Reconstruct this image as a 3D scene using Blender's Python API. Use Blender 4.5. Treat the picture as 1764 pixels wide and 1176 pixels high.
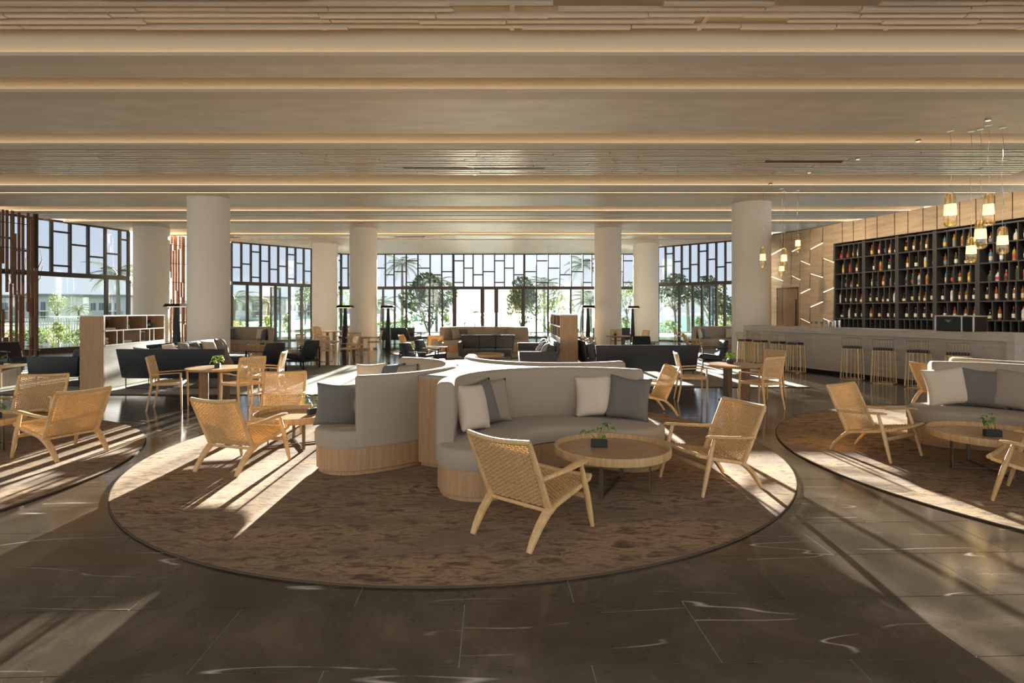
import bpy, bmesh, math, random
from mathutils import Vector, Matrix
random.seed(7)
R = math.radians; PI = math.pi
S = bpy.context.scene; COL = S.collection
for o in list(bpy.data.objects): bpy.data.objects.remove(o)

# ------------------------------------------------------------------ camera, sky, sun, exposure
cam = bpy.data.objects.new('camera', bpy.data.cameras.new('camera')); COL.objects.link(cam)
cam.location = (0, 0, 1.6); cam.rotation_euler = (PI/2, 0, 0)
cam.data.sensor_width = 36; cam.data.lens = 20; cam.data.shift_y = -51/1764; cam.data.clip_end = 9000
S.camera = cam
vs = S.view_settings; vs.view_transform = 'Standard'; vs.look = 'None'; vs.gamma = 1; vs.use_curve_mapping = False
vs.exposure = 0.0
SUN_AZ, SUN_EL = 1.6, 6.9          # degrees: left of straight ahead, above the horizon
sd = Vector((-math.sin(R(SUN_AZ))*math.cos(R(SUN_EL)), math.cos(R(SUN_AZ))*math.cos(R(SUN_EL)), math.sin(R(SUN_EL))))
sun = bpy.data.objects.new('sun', bpy.data.lights.new('sun', 'SUN')); COL.objects.link(sun)
sun.rotation_euler = (-sd).to_track_quat('-Z', 'Y').to_euler()
sun.data.energy = 130; sun.data.angle = R(0.53); sun.data.color = (1, .84, .62)
W = bpy.data.worlds.new('sky'); S.world = W; W.use_nodes = True
def build_sky():
    n, l = W.node_tree.nodes, W.node_tree.links; n.clear()
    out = n.new('ShaderNodeOutputWorld'); bg = n.new('ShaderNodeBackground'); l.new(bg.outputs[0], out.inputs[0])
    tc = n.new('ShaderNodeTexCoord'); sx = n.new('ShaderNodeSeparateXYZ'); l.new(tc.outputs['Generated'], sx.inputs[0])
    cr = n.new('ShaderNodeValToRGB'); l.new(sx.outputs['Z'], cr.inputs[0])
    e = cr.color_ramp.elements
    e[0].position = 0; e[0].color = (.90, .865, .82, 1); e[1].position = .6; e[1].color = (.66, .69, .74, 1)
    m = e.new(.16); m.color = (.80, .80, .80, 1)
    dp = n.new('ShaderNodeVectorMath'); dp.operation = 'DOT_PRODUCT'; l.new(tc.outputs['Generated'], dp.inputs[0]); dp.inputs[1].default_value = sd
    mx = n.new('ShaderNodeMath'); mx.operation = 'MAXIMUM'; l.new(dp.outputs['Value'], mx.inputs[0]); mx.inputs[1].default_value = 0
    pw = n.new('ShaderNodeMath'); pw.operation = 'POWER'; l.new(mx.outputs[0], pw.inputs[0]); pw.inputs[1].default_value = 45
    gl = n.new('ShaderNodeMix'); gl.data_type = 'RGBA'; gl.blend_type = 'ADD'; l.new(pw.outputs[0], gl.inputs[0])
    l.new(cr.outputs[0], gl.inputs[6]); gl.inputs[7].default_value = (.55, .43, .33, 1)
    l.new(gl.outputs[2], bg.inputs[0]); bg.inputs[1].default_value = 1.7
build_sky()

# ------------------------------------------------------------------ helpers
def tag(o, label=None, cat=None, group=None, kind=None):
    if label: o['label'] = label
    if cat: o['category'] = cat
    if group: o['group'] = group
    if kind: o['kind'] = kind
    return o
def empty(name, loc=(0,0,0), rz=0, label=None, cat=None, group=None, kind=None):
    o = bpy.data.objects.new(name, None); COL.objects.link(o); o.location = loc; o.rotation_euler = (0,0,rz)
    o.empty_display_size = .1
    return tag(o, label, cat, group, kind)
def copy_tree(o, parent=None):
    c = o.copy(); COL.objects.link(c); c.parent = parent
    for ch in o.children:
        if ch.parent == o: copy_tree(ch, c)
    return c
class Maker:
    """one prototype, then copies"""
    def __init__(s, fn): s.fn = fn; s.proto = None; s.used = False
    def __call__(s, loc, heading, label, cat, group=None, name=None):
        if s.proto is None: s.proto = s.fn(); o = s.proto
        else: o = copy_tree(s.proto)
        o.location = loc; o.rotation_euler = (0, 0, R(heading-90))
        for k in ('group',):
            if k in o: del o[k]
        return tag(o, label, cat, group)
class MB:
    def __init__(s): s.v = []; s.f = []
    def add(s, v, f):
        b = len(s.v); s.v += [tuple(p) for p in v]; s.f += [tuple(b+i for i in q) for q in f]; return s
    def box(s, c, d, rz=0, M=None):
        x, y, z = d[0]/2, d[1]/2, d[2]/2
        pts = [Vector((a*x, b*y, e*z)) for e in (-1,1) for b in (-1,1) for a in (-1,1)]
        if rz: M = Matrix.Rotation(rz, 3, 'Z')
        if M is not None: pts = [M @ p for p in pts]
        c = Vector(c)
        return s.add([p+c for p in pts], [(0,2,3,1),(4,5,7,6),(0,1,5,4),(2,6,7,3),(0,4,6,2),(1,3,7,5)])
    def bx(s, x0,x1,y0,y1,z0,z1): return s.box(((x0+x1)/2,(y0+y1)/2,(z0+z1)/2),(x1-x0,y1-y0,z1-z0))
    def loft(s, rings, closed=True, caps=True):
        n = len(rings[0]); v = [p for r in rings for p in r]; f = []
        for i in range(len(rings)-1):
            for j in range(n if closed else n-1):
                k = (j+1) % n
                f.append((i*n+j, i*n+k, (i+1)*n+k, (i+1)*n+j))
        if caps:
            f.append(tuple(range(n-1,-1,-1))); b = (len(rings)-1)*n; f.append(tuple(b+j for j in range(n)))
        return s.add(v, f)
    def tube(s, path, rad, n=8, up=(0,0,1), square=False, caps=True):
        """rad: number, (side, normal) or list of either"""
        P = [Vector(p) for p in path]; up = Vector(up); rings = []
        for i, p in enumerate(P):
            t = (P[min(i+1,len(P)-1)] - P[max(i-1,0)]).normalized()
            sd_ = t.cross(up)
            if sd_.length < 1e-4: sd_ = t.cross(Vector((0,1,0)))
            sd_.normalize(); nn = sd_.cross(t)
            r = rad[i] if isinstance(rad, list) else rad
            a, b = r if isinstance(r, tuple) else (r, r)
            ring = []
            for k in range(n):
                th = 2*PI*(k+.5)/n; c, q = math.cos(th), math.sin(th)
                if square: e = .45; c = math.copysign(abs(c)**e, c); q = math.copysign(abs(q)**e, q)
                ring.append(p + sd_*(a*c) + nn*(b*q))
            rings.append(ring)
        return s.loft(rings, True, caps)
    def lathe(s, prof, n=16, c=(0,0,0), ring=False):
        if ring: prof = list(prof)+[prof[0]]
        rings = [[(c[0]+r*math.cos(2*PI*k/n), c[1]+r*math.sin(2*PI*k/n), c[2]+z) for k in range(n)] for r, z in prof]
        return s.loft(rings, caps=not ring)
    def layers(s, outs):
        """outs: list of (outline2d, z) with equal counts"""
        return s.loft([[(x, y, z) for x, y in o] for o, z in outs])
    def prism(s, poly, z0, z1): return s.layers([(poly, z0), (poly, z1)])
    def mesh(s, name, mat, smooth=None, bevel=0, seg=1):
        me = bpy.data.meshes.new(name); me.from_pydata(s.v, [], s.f)
        bm = bmesh.new(); bm.from_mesh(me)
        bmesh.ops.recalc_face_normals(bm, faces=bm.faces)
        if bevel:
            ed = [e for e in bm.edges if len(e.link_faces) == 2 and e.calc_face_angle(0) > R(40)]
            bmesh.ops.bevel(bm, geom=ed, offset=bevel, segments=seg, profile=.5, affect='EDGES', clamp_overlap=True)
        bm.to_mesh(me); bm.free()
        if smooth is None: smooth = 40
        if smooth:
            me.shade_smooth(); me.set_sharp_from_angle(angle=R(smooth))
        if mat is not None: me.materials.append(mat)
        return me
    def build(s, name, mat, parent=None, smooth=None, bevel=0, seg=1, loc=None, rz=0, kind=None):
        return link(name, s.mesh(name, mat, smooth, bevel, seg), parent, loc, rz, kind)
def link(name, me, parent=None, loc=None, rz=0, kind=None):
    o = bpy.data.objects.new(name, me); COL.objects.link(o); o.parent = parent
    if loc: o.location = loc
    if rz: o.rotation_euler = (0, 0, rz)
    if kind: o['kind'] = kind
    return o

# ------------------------------------------------------------------ materials
def mat(name, col, rough=.5, metal=0, spec=.5, emit=None, es=0, nodes=None, sheen=0, coat=0):
    m = bpy.data.materials.new(name); m.use_nodes = True
    nt = m.node_tree; b = nt.nodes['Principled BSDF']
    b.inputs['Base Color'].default_value = (*col, 1); b.inputs['Roughness'].default_value = rough
    b.inputs['Metallic'].default_value = metal; b.inputs['Specular IOR Level'].default_value = spec
    if sheen: b.inputs['Sheen Weight'].default_value = sheen
    if coat: b.inputs['Coat Weight'].default_value = coat; b.inputs['Coat Roughness'].default_value = .1
    if emit: b.inputs['Emission Color'].default_value = (*emit, 1); b.inputs['Emission Strength'].default_value = es
    if nodes: nodes(nt, b)
    return m
def N(nt, t, **k):
    n = nt.nodes.new('ShaderNode'+t)
    for a, v in k.items():
        if a.startswith('i_'): n.inputs[a[2:].replace('_',' ')].default_value = v
        else: setattr(n, a, v)
    return n
def coords(nt, kind='Object', scale=(1,1,1), rot=(0,0,0), rnd=False):
    mp = N(nt, 'Mapping'); mp.inputs['Scale'].default_value = scale; mp.inputs['Rotation'].default_value = rot
    if kind == 'World': src = N(nt, 'NewGeometry').outputs['Position']
    else: src = N(nt, 'TexCoord').outputs[kind]
    nt.links.new(src, mp.inputs['Vector'])
    if rnd:
        oi = N(nt, 'ObjectInfo'); sc = N(nt, 'VectorMath', operation='SCALE'); cx = N(nt, 'CombineXYZ')
        for k in range(3): nt.links.new(oi.outputs['Random'], cx.inputs[k])
        nt.links.new(cx.outputs[0], sc.inputs[0]); sc.inputs['Scale'].default_value = 37
        nt.links.new(sc.outputs[0], mp.inputs['Location'])
    return mp.outputs[0]
def noise(nt, vec, scale, detail=4, rough=.55, dist=0):
    n = N(nt, 'TexNoise'); n.inputs['Scale'].default_value = scale; n.inputs['Detail'].default_value = detail
    n.inputs['Roughness'].default_value = rough; n.inputs['Distortion'].default_value = dist
    nt.links.new(vec, n.inputs['Vector']); return n.outputs['Fac']
def ramp(nt, fac, stops, interp='LINEAR'):
    r = N(nt, 'ValToRGB'); e = r.color_ramp.elements; r.color_ramp.interpolation = interp
    while len(e) < len(stops): e.new(.5)
    for i, (p, c) in enumerate(stops): e[i].position = p; e[i].color = (*c, 1) if len(c) == 3 else c
    nt.links.new(fac, r.inputs[0]); return r.outputs[0]
def mixc(nt, a, b, fac, mode='MIX'):
    m = N(nt, 'Mix', data_type='RGBA', blend_type=mode)
    for sock, x in ((m.inputs[0], fac), (m.inputs[6], a), (m.inputs[7], b)):
        if hasattr(x, 'is_output'): nt.links.new(x, sock)
        else: sock.default_value = x if not isinstance(x, tuple) else ((*x, 1) if len(x) == 3 else x)
    return m.outputs[2]
def bump(nt, b, h, strength=.3, dist=.01):
    bp = N(nt, 'Bump'); bp.inputs['Strength'].default_value = strength; bp.inputs['Distance'].default_value = dist
    nt.links.new(h, bp.inputs['Height']); nt.links.new(bp.outputs[0], b.inputs['Normal'])
def wood(name, c0, c1, rough=.42, sc=(28, 28, 2.2), kind='Object'):
    def f(nt, b):
        v = coords(nt, kind, sc, rnd=(kind == 'Object'))
        n1 = noise(nt, v, 1.2, 5, .6, .8)
        c = ramp(nt, n1, [(.3, c0), (.62, c1)])
        nt.links.new(c, b.inputs['Base Color']); bump(nt, b, n1, .12, .002)
    return mat(name, c1, rough, nodes=f)
def fabric(name, col, sc=420, rough=.95, var=.12, sheen=.25):
    def f(nt, b):
        v = coords(nt, 'Object', (1,1,1), rnd=True)
        n1 = noise(nt, v, sc, 2, .7); n2 = noise(nt, v, 5, 3)
        c = ramp(nt, n1, [(.3, tuple(x*(1-var*1.6) for x in col)), (.7, tuple(min(1, x*(1+var)) for x in col))])
        nt.links.new(c, b.inputs['Base Color']); bump(nt, b, mixc(nt, n1, n2, .6), .35, .006)
    return mat(name, col, rough, spec=.2, nodes=f, sheen=sheen)
M = {}
M['oak'] = wood('oak', (.46,.27,.12), (.64,.42,.21))
M['oak_v'] = wood('oak_panel', (.36,.205,.095), (.48,.29,.14), .45, (30,30,1.5))
M['ash'] = wood('ash_chair', (.58,.35,.145), (.75,.49,.235), .38, (18,18,3))
M['table_top'] = wood('table_top', (.37,.215,.10), (.50,.31,.155), .34, (26,2.2,26))
M['walnut'] = wood('walnut', (.12,.065,.033), (.20,.115,.06), .45)
M['shelf_wood'] = wood('shelf_wood', (.21,.12,.062), (.31,.185,.10), .5)
M['teak'] = wood('teak_slat', (.13,.06,.028), (.22,.105,.05), .55)
def cord_n(nt, b):
    v = coords(nt, 'Object', (1,1,1), rnd=True); n1 = noise(nt, v, 90, 3)
    nt.links.new(ramp(nt, n1, [(.3, (.50,.31,.125)), (.7, (.70,.47,.225))]), b.inputs['Base Color'])
M['cord'] = mat('paper_cord', (.6,.4,.18), .7, nodes=cord_n)
M['cane'] = mat('cane', (.62,.44,.24), .65, nodes=lambda nt, b: nt.links.new(ramp(nt, noise(nt, coords(nt,'Object',rnd=True), 120, 2), [(.3,(.50,.34,.17)),(.7,(.70,.51,.29))]), b.inputs['Base Color']))
M['grey_fabric'] = fabric('grey_banquette', (.41,.335,.25), sheen=.1)
M['cream'] = fabric('cream_cushion', (.72,.60,.46), sheen=.1)
M['sage'] = fabric('grey_green_cushion', (.185,.17,.14), sheen=.1)
M['taupe'] = fabric('taupe_cushion', (.36,.295,.23), sheen=.1)
M['slate'] = fabric('slate_cushion', (.13,.135,.14))
M['char'] = fabric('charcoal_sofa', (.085,.085,.083))
M['dove'] = fabric('dove_cushion', (.30,.27,.235))
M['leather'] = mat('black_leather', (.018,.02,.024), .5, spec=.4, nodes=lambda nt, b: bump(nt, b, noise(nt, coords(nt,'Object'), 160, 2), .12, .003))
M['black'] = mat('black_metal', (.018,.018,.02), .42, .6)
M['bronze'] = mat('bronze_bar', (.21,.18,.135), .38, .9)
M['brass'] = mat('brass', (.55,.40,.21), .34, .9)
M['steel'] = mat('steel', (.62,.62,.62), .22, 1)
M['silver'] = mat('silver_paint', (.62,.62,.60), .4, .2)
M['pot'] = mat('dark_stone_pot', (.03,.03,.032), .7, nodes=lambda nt, b: bump(nt, b, noise(nt, coords(nt,'Object'), 80, 4), .4, .004))
M['white'] = mat('white_paint', (.78,.76,.72), .45)
M['leaf'] = mat('leaf', (.10,.24,.03), .35)
M['leaf2'] = mat('bright_leaf', (.34,.52,.06), .4)
M['stem'] = mat('stem', (.14,.22,.05), .6)
M['soil'] = mat('soil', (.05,.035,.025), .95)
def plaster_n(nt, b):
    v = coords(nt, 'World', (1,3,1)); n1 = noise(nt, v, 26, 5, .7); n2 = noise(nt, v, 1.3, 3)
    nt.links.new(ramp(nt, n2, [(.35,(.62,.525,.435)),(.65,(.71,.605,.51))]), b.inputs['Base Color'])
    bump(nt, b, n1, .35, .012)
M['plaster'] = mat('ceiling_plaster', (.55,.49,.41), .45, spec=.4, nodes=plaster_n)
M['ceil'] = mat('ceiling_paint', (.58,.51,.42), .6)
M['cove'] = mat('cove_paint', (.68,.58,.44), .7)
M['slat'] = mat('ceiling_slat', (.68,.58,.47), .24, spec=.5)
M['slatback'] = mat('slat_backing', (.27,.21,.15), .7)
M['col'] = mat('column_plaster', (.82,.77,.69), .8, nodes=lambda nt, b: bump(nt, b, noise(nt, coords(nt,'World'), 30, 5), .15, .004))
M['led'] = mat('cove_led', (1,.8,.5), .5, emit=(1,.76,.48), es=4.6)
M['slashled'] = mat('wall_led', (1,.9,.7), .5, emit=(1,.86,.62), es=2.2)
M['mull'] = mat('bronze_mullion', (.042,.032,.026), .45, .3)
def glassn(name, tint, refl, rough=.02):
    m = bpy.data.materials.new(name); m.use_nodes = True; nt = m.node_tree; nt.nodes.clear()
    o = N(nt,'OutputMaterial'); mx = N(nt,'MixShader'); t = N(nt,'BsdfTransparent'); g = N(nt,'BsdfGlossy')
    t.inputs[0].default_value = (*tint, 1); g.inputs['Roughness'].default_value = rough; g.inputs[0].default_value = (1,1,1,1)
    lw = N(nt,'LayerWeight'); lw.inputs[0].default_value = .25
    mr = N(nt,'MapRange'); nt.links.new(lw.outputs['Fresnel'], mr.inputs[0]); mr.inputs[3].default_value = refl*.4; mr.inputs[4].default_value = min(1,refl*4)
    nt.links.new(mr.outputs[0], mx.inputs[0]); nt.links.new(t.outputs[0], mx.inputs[1]); nt.links.new(g.outputs[0], mx.inputs[2]); nt.links.new(mx.outputs[0], o.inputs[0])
    return m
M['glass'] = glassn('window_glass', (.70,.77,.82), .06)
M['upglass'] = glassn('upper_glass', (.655,.715,.79), .06)
M['rail_glass'] = glassn('railing_glass', (.80,.92,.92), .10)
M['amber_glass'] = glassn('amber_glass', (.99,.955,.84), .14)
M['clear_glass'] = glassn('clear_glass', (.86,.90,.88), .2)
M['teal_glass'] = glassn('teal_glass', (.35,.62,.62), .2)
M['frost'] = mat('frosted_band', (.9,.8,.6), .6, emit=(1,.78,.46), es=1.3)
M['bulb'] = mat('bulb', (1,.9,.7), .5, emit=(1,.82,.52), es=18)
def rug_n(nt, b):
    v = coords(nt, 'World', (1, 2.6, 1), (0,0,R(8)))
    n1 = noise(nt, v, 5.5, 5, .62, .9); n2 = noise(nt, v, .8, 3, .5); n3 = noise(nt, coords(nt,'World'), 260, 2, .8)
    c = ramp(nt, n1, [(.32,(.085,.043,.02)),(.44,(.26,.15,.068)),(.54,(.45,.285,.145)),(.66,(.21,.13,.07))])
    c2 = mixc(nt, c, (.22,.155,.10), ramp(nt, n2, [(.40,(0,0,0)),(.65,(.75,.75,.75))]))
    nt.links.new(mixc(nt, c2, (.45,.35,.24), ramp(nt, n3, [(.6,(0,0,0)),(.95,(.35,.35,.35))])), b.inputs['Base Color'])
    bump(nt, b, mixc(nt, n3, n1, .35), .8, .018)
M['rug'] = mat('mottled_rug', (.28,.2,.13), .98, spec=.1, nodes=rug_n, sheen=.08)
M['rug_edge'] = mat('rug_binding', (.10,.07,.045), .95, spec=.1)
def rug2_n(nt, b):
    v = coords(nt, 'World', (1,3,1)); n1 = noise(nt, v, 4, 4, .6); n3 = noise(nt, v, 200, 2, .8)
    nt.links.new(ramp(nt, n1, [(.35,(.30,.28,.25)),(.65,(.42,.395,.355))]), b.inputs['Base Color']); bump(nt, b, n3, .6, .01)
M['rug_grey'] = mat('grey_beige_rug', (.38,.35,.31), .98, spec=.1, nodes=rug2_n)
def marble_n(nt, b):
    v0 = coords(nt, 'World', (1,1,1), (0,0,R(-24)))
    v = coords(nt, 'World', (.2,1.7,1), (0,0,R(-15)), rnd=True)
    n1 = noise(nt, v0, 1.5, 6, .65, .5); n2 = noise(nt, v0, 9, 6, .75)
    base = ramp(nt, n1, [(.3,(.036,.027,.019)),(.52,(.075,.057,.041)),(.72,(.14,.11,.08))])
    base = mixc(nt, base, (.014,.011,.009), ramp(nt, n2, [(.60,(0,0,0)),(.68,(.65,.65,.65))]))
    nv_ = noise(nt, v, 1.4, 2.5, .42, 0); sb = N(nt, 'Math', operation='SUBTRACT'); nt.links.new(nv_, sb.inputs[0]); sb.inputs[1].default_value = .5
    ab = N(nt, 'Math', operation='ABSOLUTE'); nt.links.new(sb.outputs[0], ab.inputs[0])
    vein = ramp(nt, ab.outputs[0], [(.0,(1,1,1)),(.0018,(0,0,0))])
    brk = ramp(nt, noise(nt, v0, 2.3, 3), [(.46,(0,0,0)),(.60,(1,1,1))])
    vein = mixc(nt, vein, brk, 1, 'MULTIPLY')
    nt.links.new(mixc(nt, base, (.50,.44,.36), vein), b.inputs['Base Color'])
    rr = N(nt,'MapRange'); nt.links.new(n2, rr.inputs[0]); rr.inputs[3].default_value = .08; rr.inputs[4].default_value = .17
    nt.links.new(rr.outputs[0], b.inputs['Roughness'])
    bump(nt, b, n2, .03, .004)
M['marble'] = mat('dark_marble', (.06,.05,.04), .12, spec=.6, nodes=marble_n)
M['grout'] = mat('grout', (.40,.34,.27), .8)
def trav_n(nt, b):
    v = coords(nt, 'World', (1,1,9)); n1 = noise(nt, v, 1.6, 6, .6, .5)
    nt.links.new(ramp(nt, n1, [(.3,(.36,.265,.175)),(.65,(.50,.39,.27))]), b.inputs['Base Color'])
M['panel'] = mat('wall_panel', (.40,.31,.225), .5, nodes=trav_n)
def barn(nt, b):
    v = coords(nt, 'World', (1,1,7)); n1 = noise(nt, v, 1.6, 6, .6, .5)
    nt.links.new(ramp(nt, n1, [(.3,(.42,.375,.32)),(.65,(.56,.51,.445))]), b.inputs['Base Color'])
M['bar'] = mat('bar_stone', (.36,.32,.28), .4, nodes=barn)
M['shelf_black'] = mat('shelf_black', (.07,.068,.066), .42, .3)
M['void'] = mat('shelf_back', (.006,.006,.006), .7)
M['gap'] = mat('panel_gap', (.03,.022,.016), .9)
M['terrace'] = mat('terrace_stone', (.42,.38,.32), .8, nodes=lambda nt, b: nt.links.new(ramp(nt, noise(nt, coords(nt,'World'), .8, 5), [(.3,(.34,.31,.26)),(.7,(.48,.44,.38))]), b.inputs['Base Color']))
M['grass'] = mat('grass', (.16,.22,.07), .9, nodes=lambda nt, b: nt.links.new(ramp(nt, noise(nt, coords(nt,'World'), .6, 6, .7), [(.3,(.10,.14,.05)),(.7,(.24,.28,.12))]), b.inputs['Base Color']))
M['sea'] = mat('sea', (.06,.14,.20), .4)
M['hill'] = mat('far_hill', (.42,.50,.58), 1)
M['bwall'] = mat('villa_wall', (.72,.73,.75), .8)
M['bglass'] = mat('villa_window', (.12,.17,.21), .15)
M['broof'] = mat('villa_roof', (.30,.31,.33), .8)
M['bark'] = mat('bark', (.20,.16,.12), .9)
def leafmat(name, c, c2):
    m = bpy.data.materials.new(name); m.use_nodes = True; nt = m.node_tree; b = nt.nodes['Principled BSDF']
    n1 = noise(nt, coords(nt,'World'), 1.7, 3)
    nt.links.new(ramp(nt, n1, [(.35,c),(.65,c2)]), b.inputs['Base Color']); b.inputs['Roughness'].default_value = .5
    tr = N(nt,'BsdfTranslucent'); tr.inputs[0].default_value = (*[min(1,x*1.6) for x in c2],1); mx = N(nt,'MixShader'); mx.inputs[0].default_value = .10
    o = nt.nodes['Material Output']; nt.links.new(b.outputs[0], mx.inputs[1]); nt.links.new(tr.outputs[0], mx.inputs[2]); nt.links.new(mx.outputs[0], o.inputs[0])
    return m
M['fol'] = leafmat('foliage', (.025,.04,.018), (.06,.085,.035))
M['hedge'] = leafmat('hedge_leaf', (.07,.12,.02), (.19,.25,.05))
M['frond'] = leafmat('palm_frond', (.05,.085,.03), (.12,.16,.06))

# ------------------------------------------------------------------ the shell: floor, ceiling, columns, window walls
def floor_():
    ang = R(2.0); ca, sa = math.cos(ang), math.sin(ang)
    def W2(u, w): return (u*ca - w*sa, u*sa + w*ca)
    TL, TW = 1.2, .556
    u0, u1 = -1.35-TL*8, -1.35+TL*10.5; w0, w1 = 3.12-TW*2, 3.12+TW*13
    inner = [W2(u0,w0), W2(u1,w0), W2(u1,w1), W2(u0,w1)]
    outer = [(-26,-6), (22,-6), (22,36.5), (-26,36.5)]
    bed = MB(); bed.add([(x,y,-.003) for x,y in inner]+[(x,y,-.2) for x,y in inner], [(0,1,2,3),(7,6,5,4),(0,4,5,1),(1,5,6,2),(2,6,7,3),(3,7,4,0)])
    fl = bed.build('floor', M['grout'], smooth=0); tag(fl, 'polished dark brown marble floor with pale veins and thin joints', kind='structure')
    far = MB(); v = [(x,y,0) for x,y in outer]+[(x,y,0) for x,y in inner]
    far.add(v, [(0,1,5,4),(1,2,6,5),(2,3,7,6),(3,0,4,7)]); far.add([(x,y,-.2) for x,y in outer],[(3,2,1,0)])
    far.build('paving', M['marble'], fl, smooth=0)
    g = .0026; t = MB(); t.bx(g, TL-g, g, TW-g, -.0025, 0); me = t.mesh('tile', M['marble'], smooth=0)
    r = 0; w = w0
    for r in range(15):
        off = 0 if r % 2 else .6
        k = 0; u = u0 - off
        while u < u1 - .01:
            a, b = max(u, u0), min(u+TL, u1)
            o = link('tile', me, fl); p = W2(a, w0+r*TW)
            o.location = (p[0], p[1], 0); o.rotation_euler = (0,0,ang); o.scale.x = (b-a)/TL
            u += TL
floor_()

LF = [(-20.6,-4),(-20.0,14),(-18.6,20.6),(-17.0,25.2),(-16.0,26.5),(-14.4,29.2),(-11.4,32.4),(-10.6,35.3)]
RF = [(15.4,-4),(15.0,20),(11.2,28.6),(8.07,31.5),(7.6,35.3)]
def xat(P, y):
    for (xa,ya),(xb,yb) in zip(P, P[1:]):
        if ya <= y <= yb+1e-6: return xa+(xb-xa)*(y-ya)/(yb-ya)
    return P[0][0] if y < P[0][1] else P[-1][0]
def strip_poly(y0, y1, dl=0, dr=0):
    ys = sorted({y0, y1} | {p[1] for p in LF+RF if y0 < p[1] < y1})
    return [(xat(LF,y)+dl, y) for y in ys] + [(xat(RF,y)+dr, y) for y in reversed(ys)]
ZC = 5.2
def ceiling_():
    m = MB(); m.prism(strip_poly(0, 35.3), 5.72, 6.3)
    c = m.build('ceiling', M['ceil'], smooth=0); tag(c, 'stepped beige plaster ceiling with warm lit coves between long beams', kind='structure')
    def strip(nm, y0, y1, z, mt, z1=5.72): MB().prism(strip_poly(y0,y1), z, z1).build(nm, M[mt], c, smooth=0)
    # dropped undersides
    for y0, y1, z, mt in [(8.2,8.75,ZC,'plaster'),(9.56,10.96,ZC,'plaster'),(10.96,11.6,ZC+.03,'plaster'),(17.46,19.4,ZC,'plaster'),
                          (21.25,21.9,ZC-.02,'plaster'),(23.0,25.7,ZC,'plaster'),(28.5,30.6,ZC,'plaster'),(30.6,35.3,ZC,'plaster')]:
        strip('ceiling_band', y0, y1, z, mt)
    # cove: wall face behind a lip that hides a light strip
    for y0, y1 in [(7.93,8.2),(9.24,9.56),(12.17,12.5),(16.2,17.04),(17.3,17.46),(20.3,20.75),(22.6,23.0),(26.4,26.7)]:
        strip('cove_face', min(y0+.14, y1-.02), y1, ZC+.02, 'cove')
        strip('cove_lip', y0, y1, ZC-.03, 'ceil', ZC+.02)
        xl, xr = xat(LF, y0)+.3, xat(RF, y0)-.3
        b = MB(); b.bx(xl, xr, y0+.045, y0+.065, ZC+.021, ZC+.034); b.build('cove_light', M['led'], c, smooth=0)
    strip('ceiling_band', 20.75, 21.25, ZC+.01, 'white')
    strip('slat_backing', 0, 5.5, 5.5, 'slatback')
    strip('slat_backing', 12.5, 15.34, 5.37, 'slatback')
    strip('slat_backing', 26.7, 28.5, 5.3, 'slatback')
    strip('cove_top', 15.34, 16.2, 5.62, 'cove'); strip('cove_top', 11.6, 12.17, 5.62, 'cove'); strip('cove_top', 8.75, 9.24, 5.62, 'cove')
ceiling_()
UNIT = MB().bx(-.5,.5,-.5,.5,-.5,.5).mesh('slat', M['slat'], smooth=0)
def slat_panel(y0, y1, x0, x1, z, pitch, lmin, lmax, label, h=.055, w=.03, bays=2.6, miss=.12):
    rt = empty('ceiling_slat_panel', ((x0+x1)/2, (y0+y1)/2, z), label=label, cat='ceiling panel')
    cx, cy = rt.location.x, rt.location.y; rnd = random.Random(int(y0*100))
    def part(nm, xa, xb, ya, yb, za, zb):
        o = link(nm, UNIT, rt); o.location = ((xa+xb)/2-cx, (ya+yb)/2-cy, (za+zb)/2-z); o.scale = (xb-xa, yb-ya, zb-za)
    n = int((y1-y0)/pitch); bat = []
    x = x0
    while x < x1: bat.append(x); x += bays
    for b in bat: part('batten', b-.03, b+.03, y0, y1, z+h, z+h+.05)
    for i in range(n):
        y = y0+pitch*(i+.5); x = x0 + rnd.uniform(-.5,.2)
        while x < x1:
            L = rnd.choice([1,1,2])*bays*.5 + rnd.uniform(-.25,.5)*lmin; xe = min(x+L, x1)
            if rnd.random() > miss: part('slat', max(x,x0), xe, y-w/2, y+w/2, z+rnd.choice([0,0,.2,.4])*h, z+h)
            x = x+L-rnd.choice([-.02,-.02,.0])
slat_panel(6.05, 7.93, -7.8, 8.0, 5.47, .15, .6, 1.2, 'near slatted timber ceiling panel, thick boards overlapping in staggered rows', h=.05, w=.07)
slat_panel(12.54, 15.3, -14.6, 13.2, 5.23, .20, .8, 1.4, 'long slatted ceiling panel reflecting the sun between two lit coves', h=.034, w=.095, bays=3.4, miss=.015)
slat_panel(26.72, 28.45, -13.4, 10.6, 5.22, .22, .9, 1.4, 'far slatted ceiling panel in front of the central windows', h=.04, w=.12, bays=3.4)

def column(x, y, r, label, z1=ZC+.2):
    m = MB(); n = 40
    m.lathe([(r+.0, 0),(r, z1)], n)
    t = empty('column', (x,y,0), label=label, cat='column', group='round plaster columns')
    m.build('shaft', M['col'], t)
    MB().lathe([(r+.012,0),(r+.012,.06),(r+.002,.065)], n).build('base_ring', M['bronze'], t)
column(-9.62, 18.05, .61, 'white round column standing behind the black sofa beside the shelf unit')
column(7.97, 18.95, .61, 'white round column at the far end of the bar')
column(-6.45, 24.7, .58, 'white round column behind the round dining table with a potted plant')
column(4.16, 24.7, .58, 'white round column between two black floor lamps')
column(-9.95, 30.3, .66, 'white round column left of the central window wall, behind slatted chairs')
column(7.10, 30.2, .66, 'white round column between the central window wall and the right window')
column(-15.45, 24.4, .68, 'white round column next to the window with the villas behind')

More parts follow.
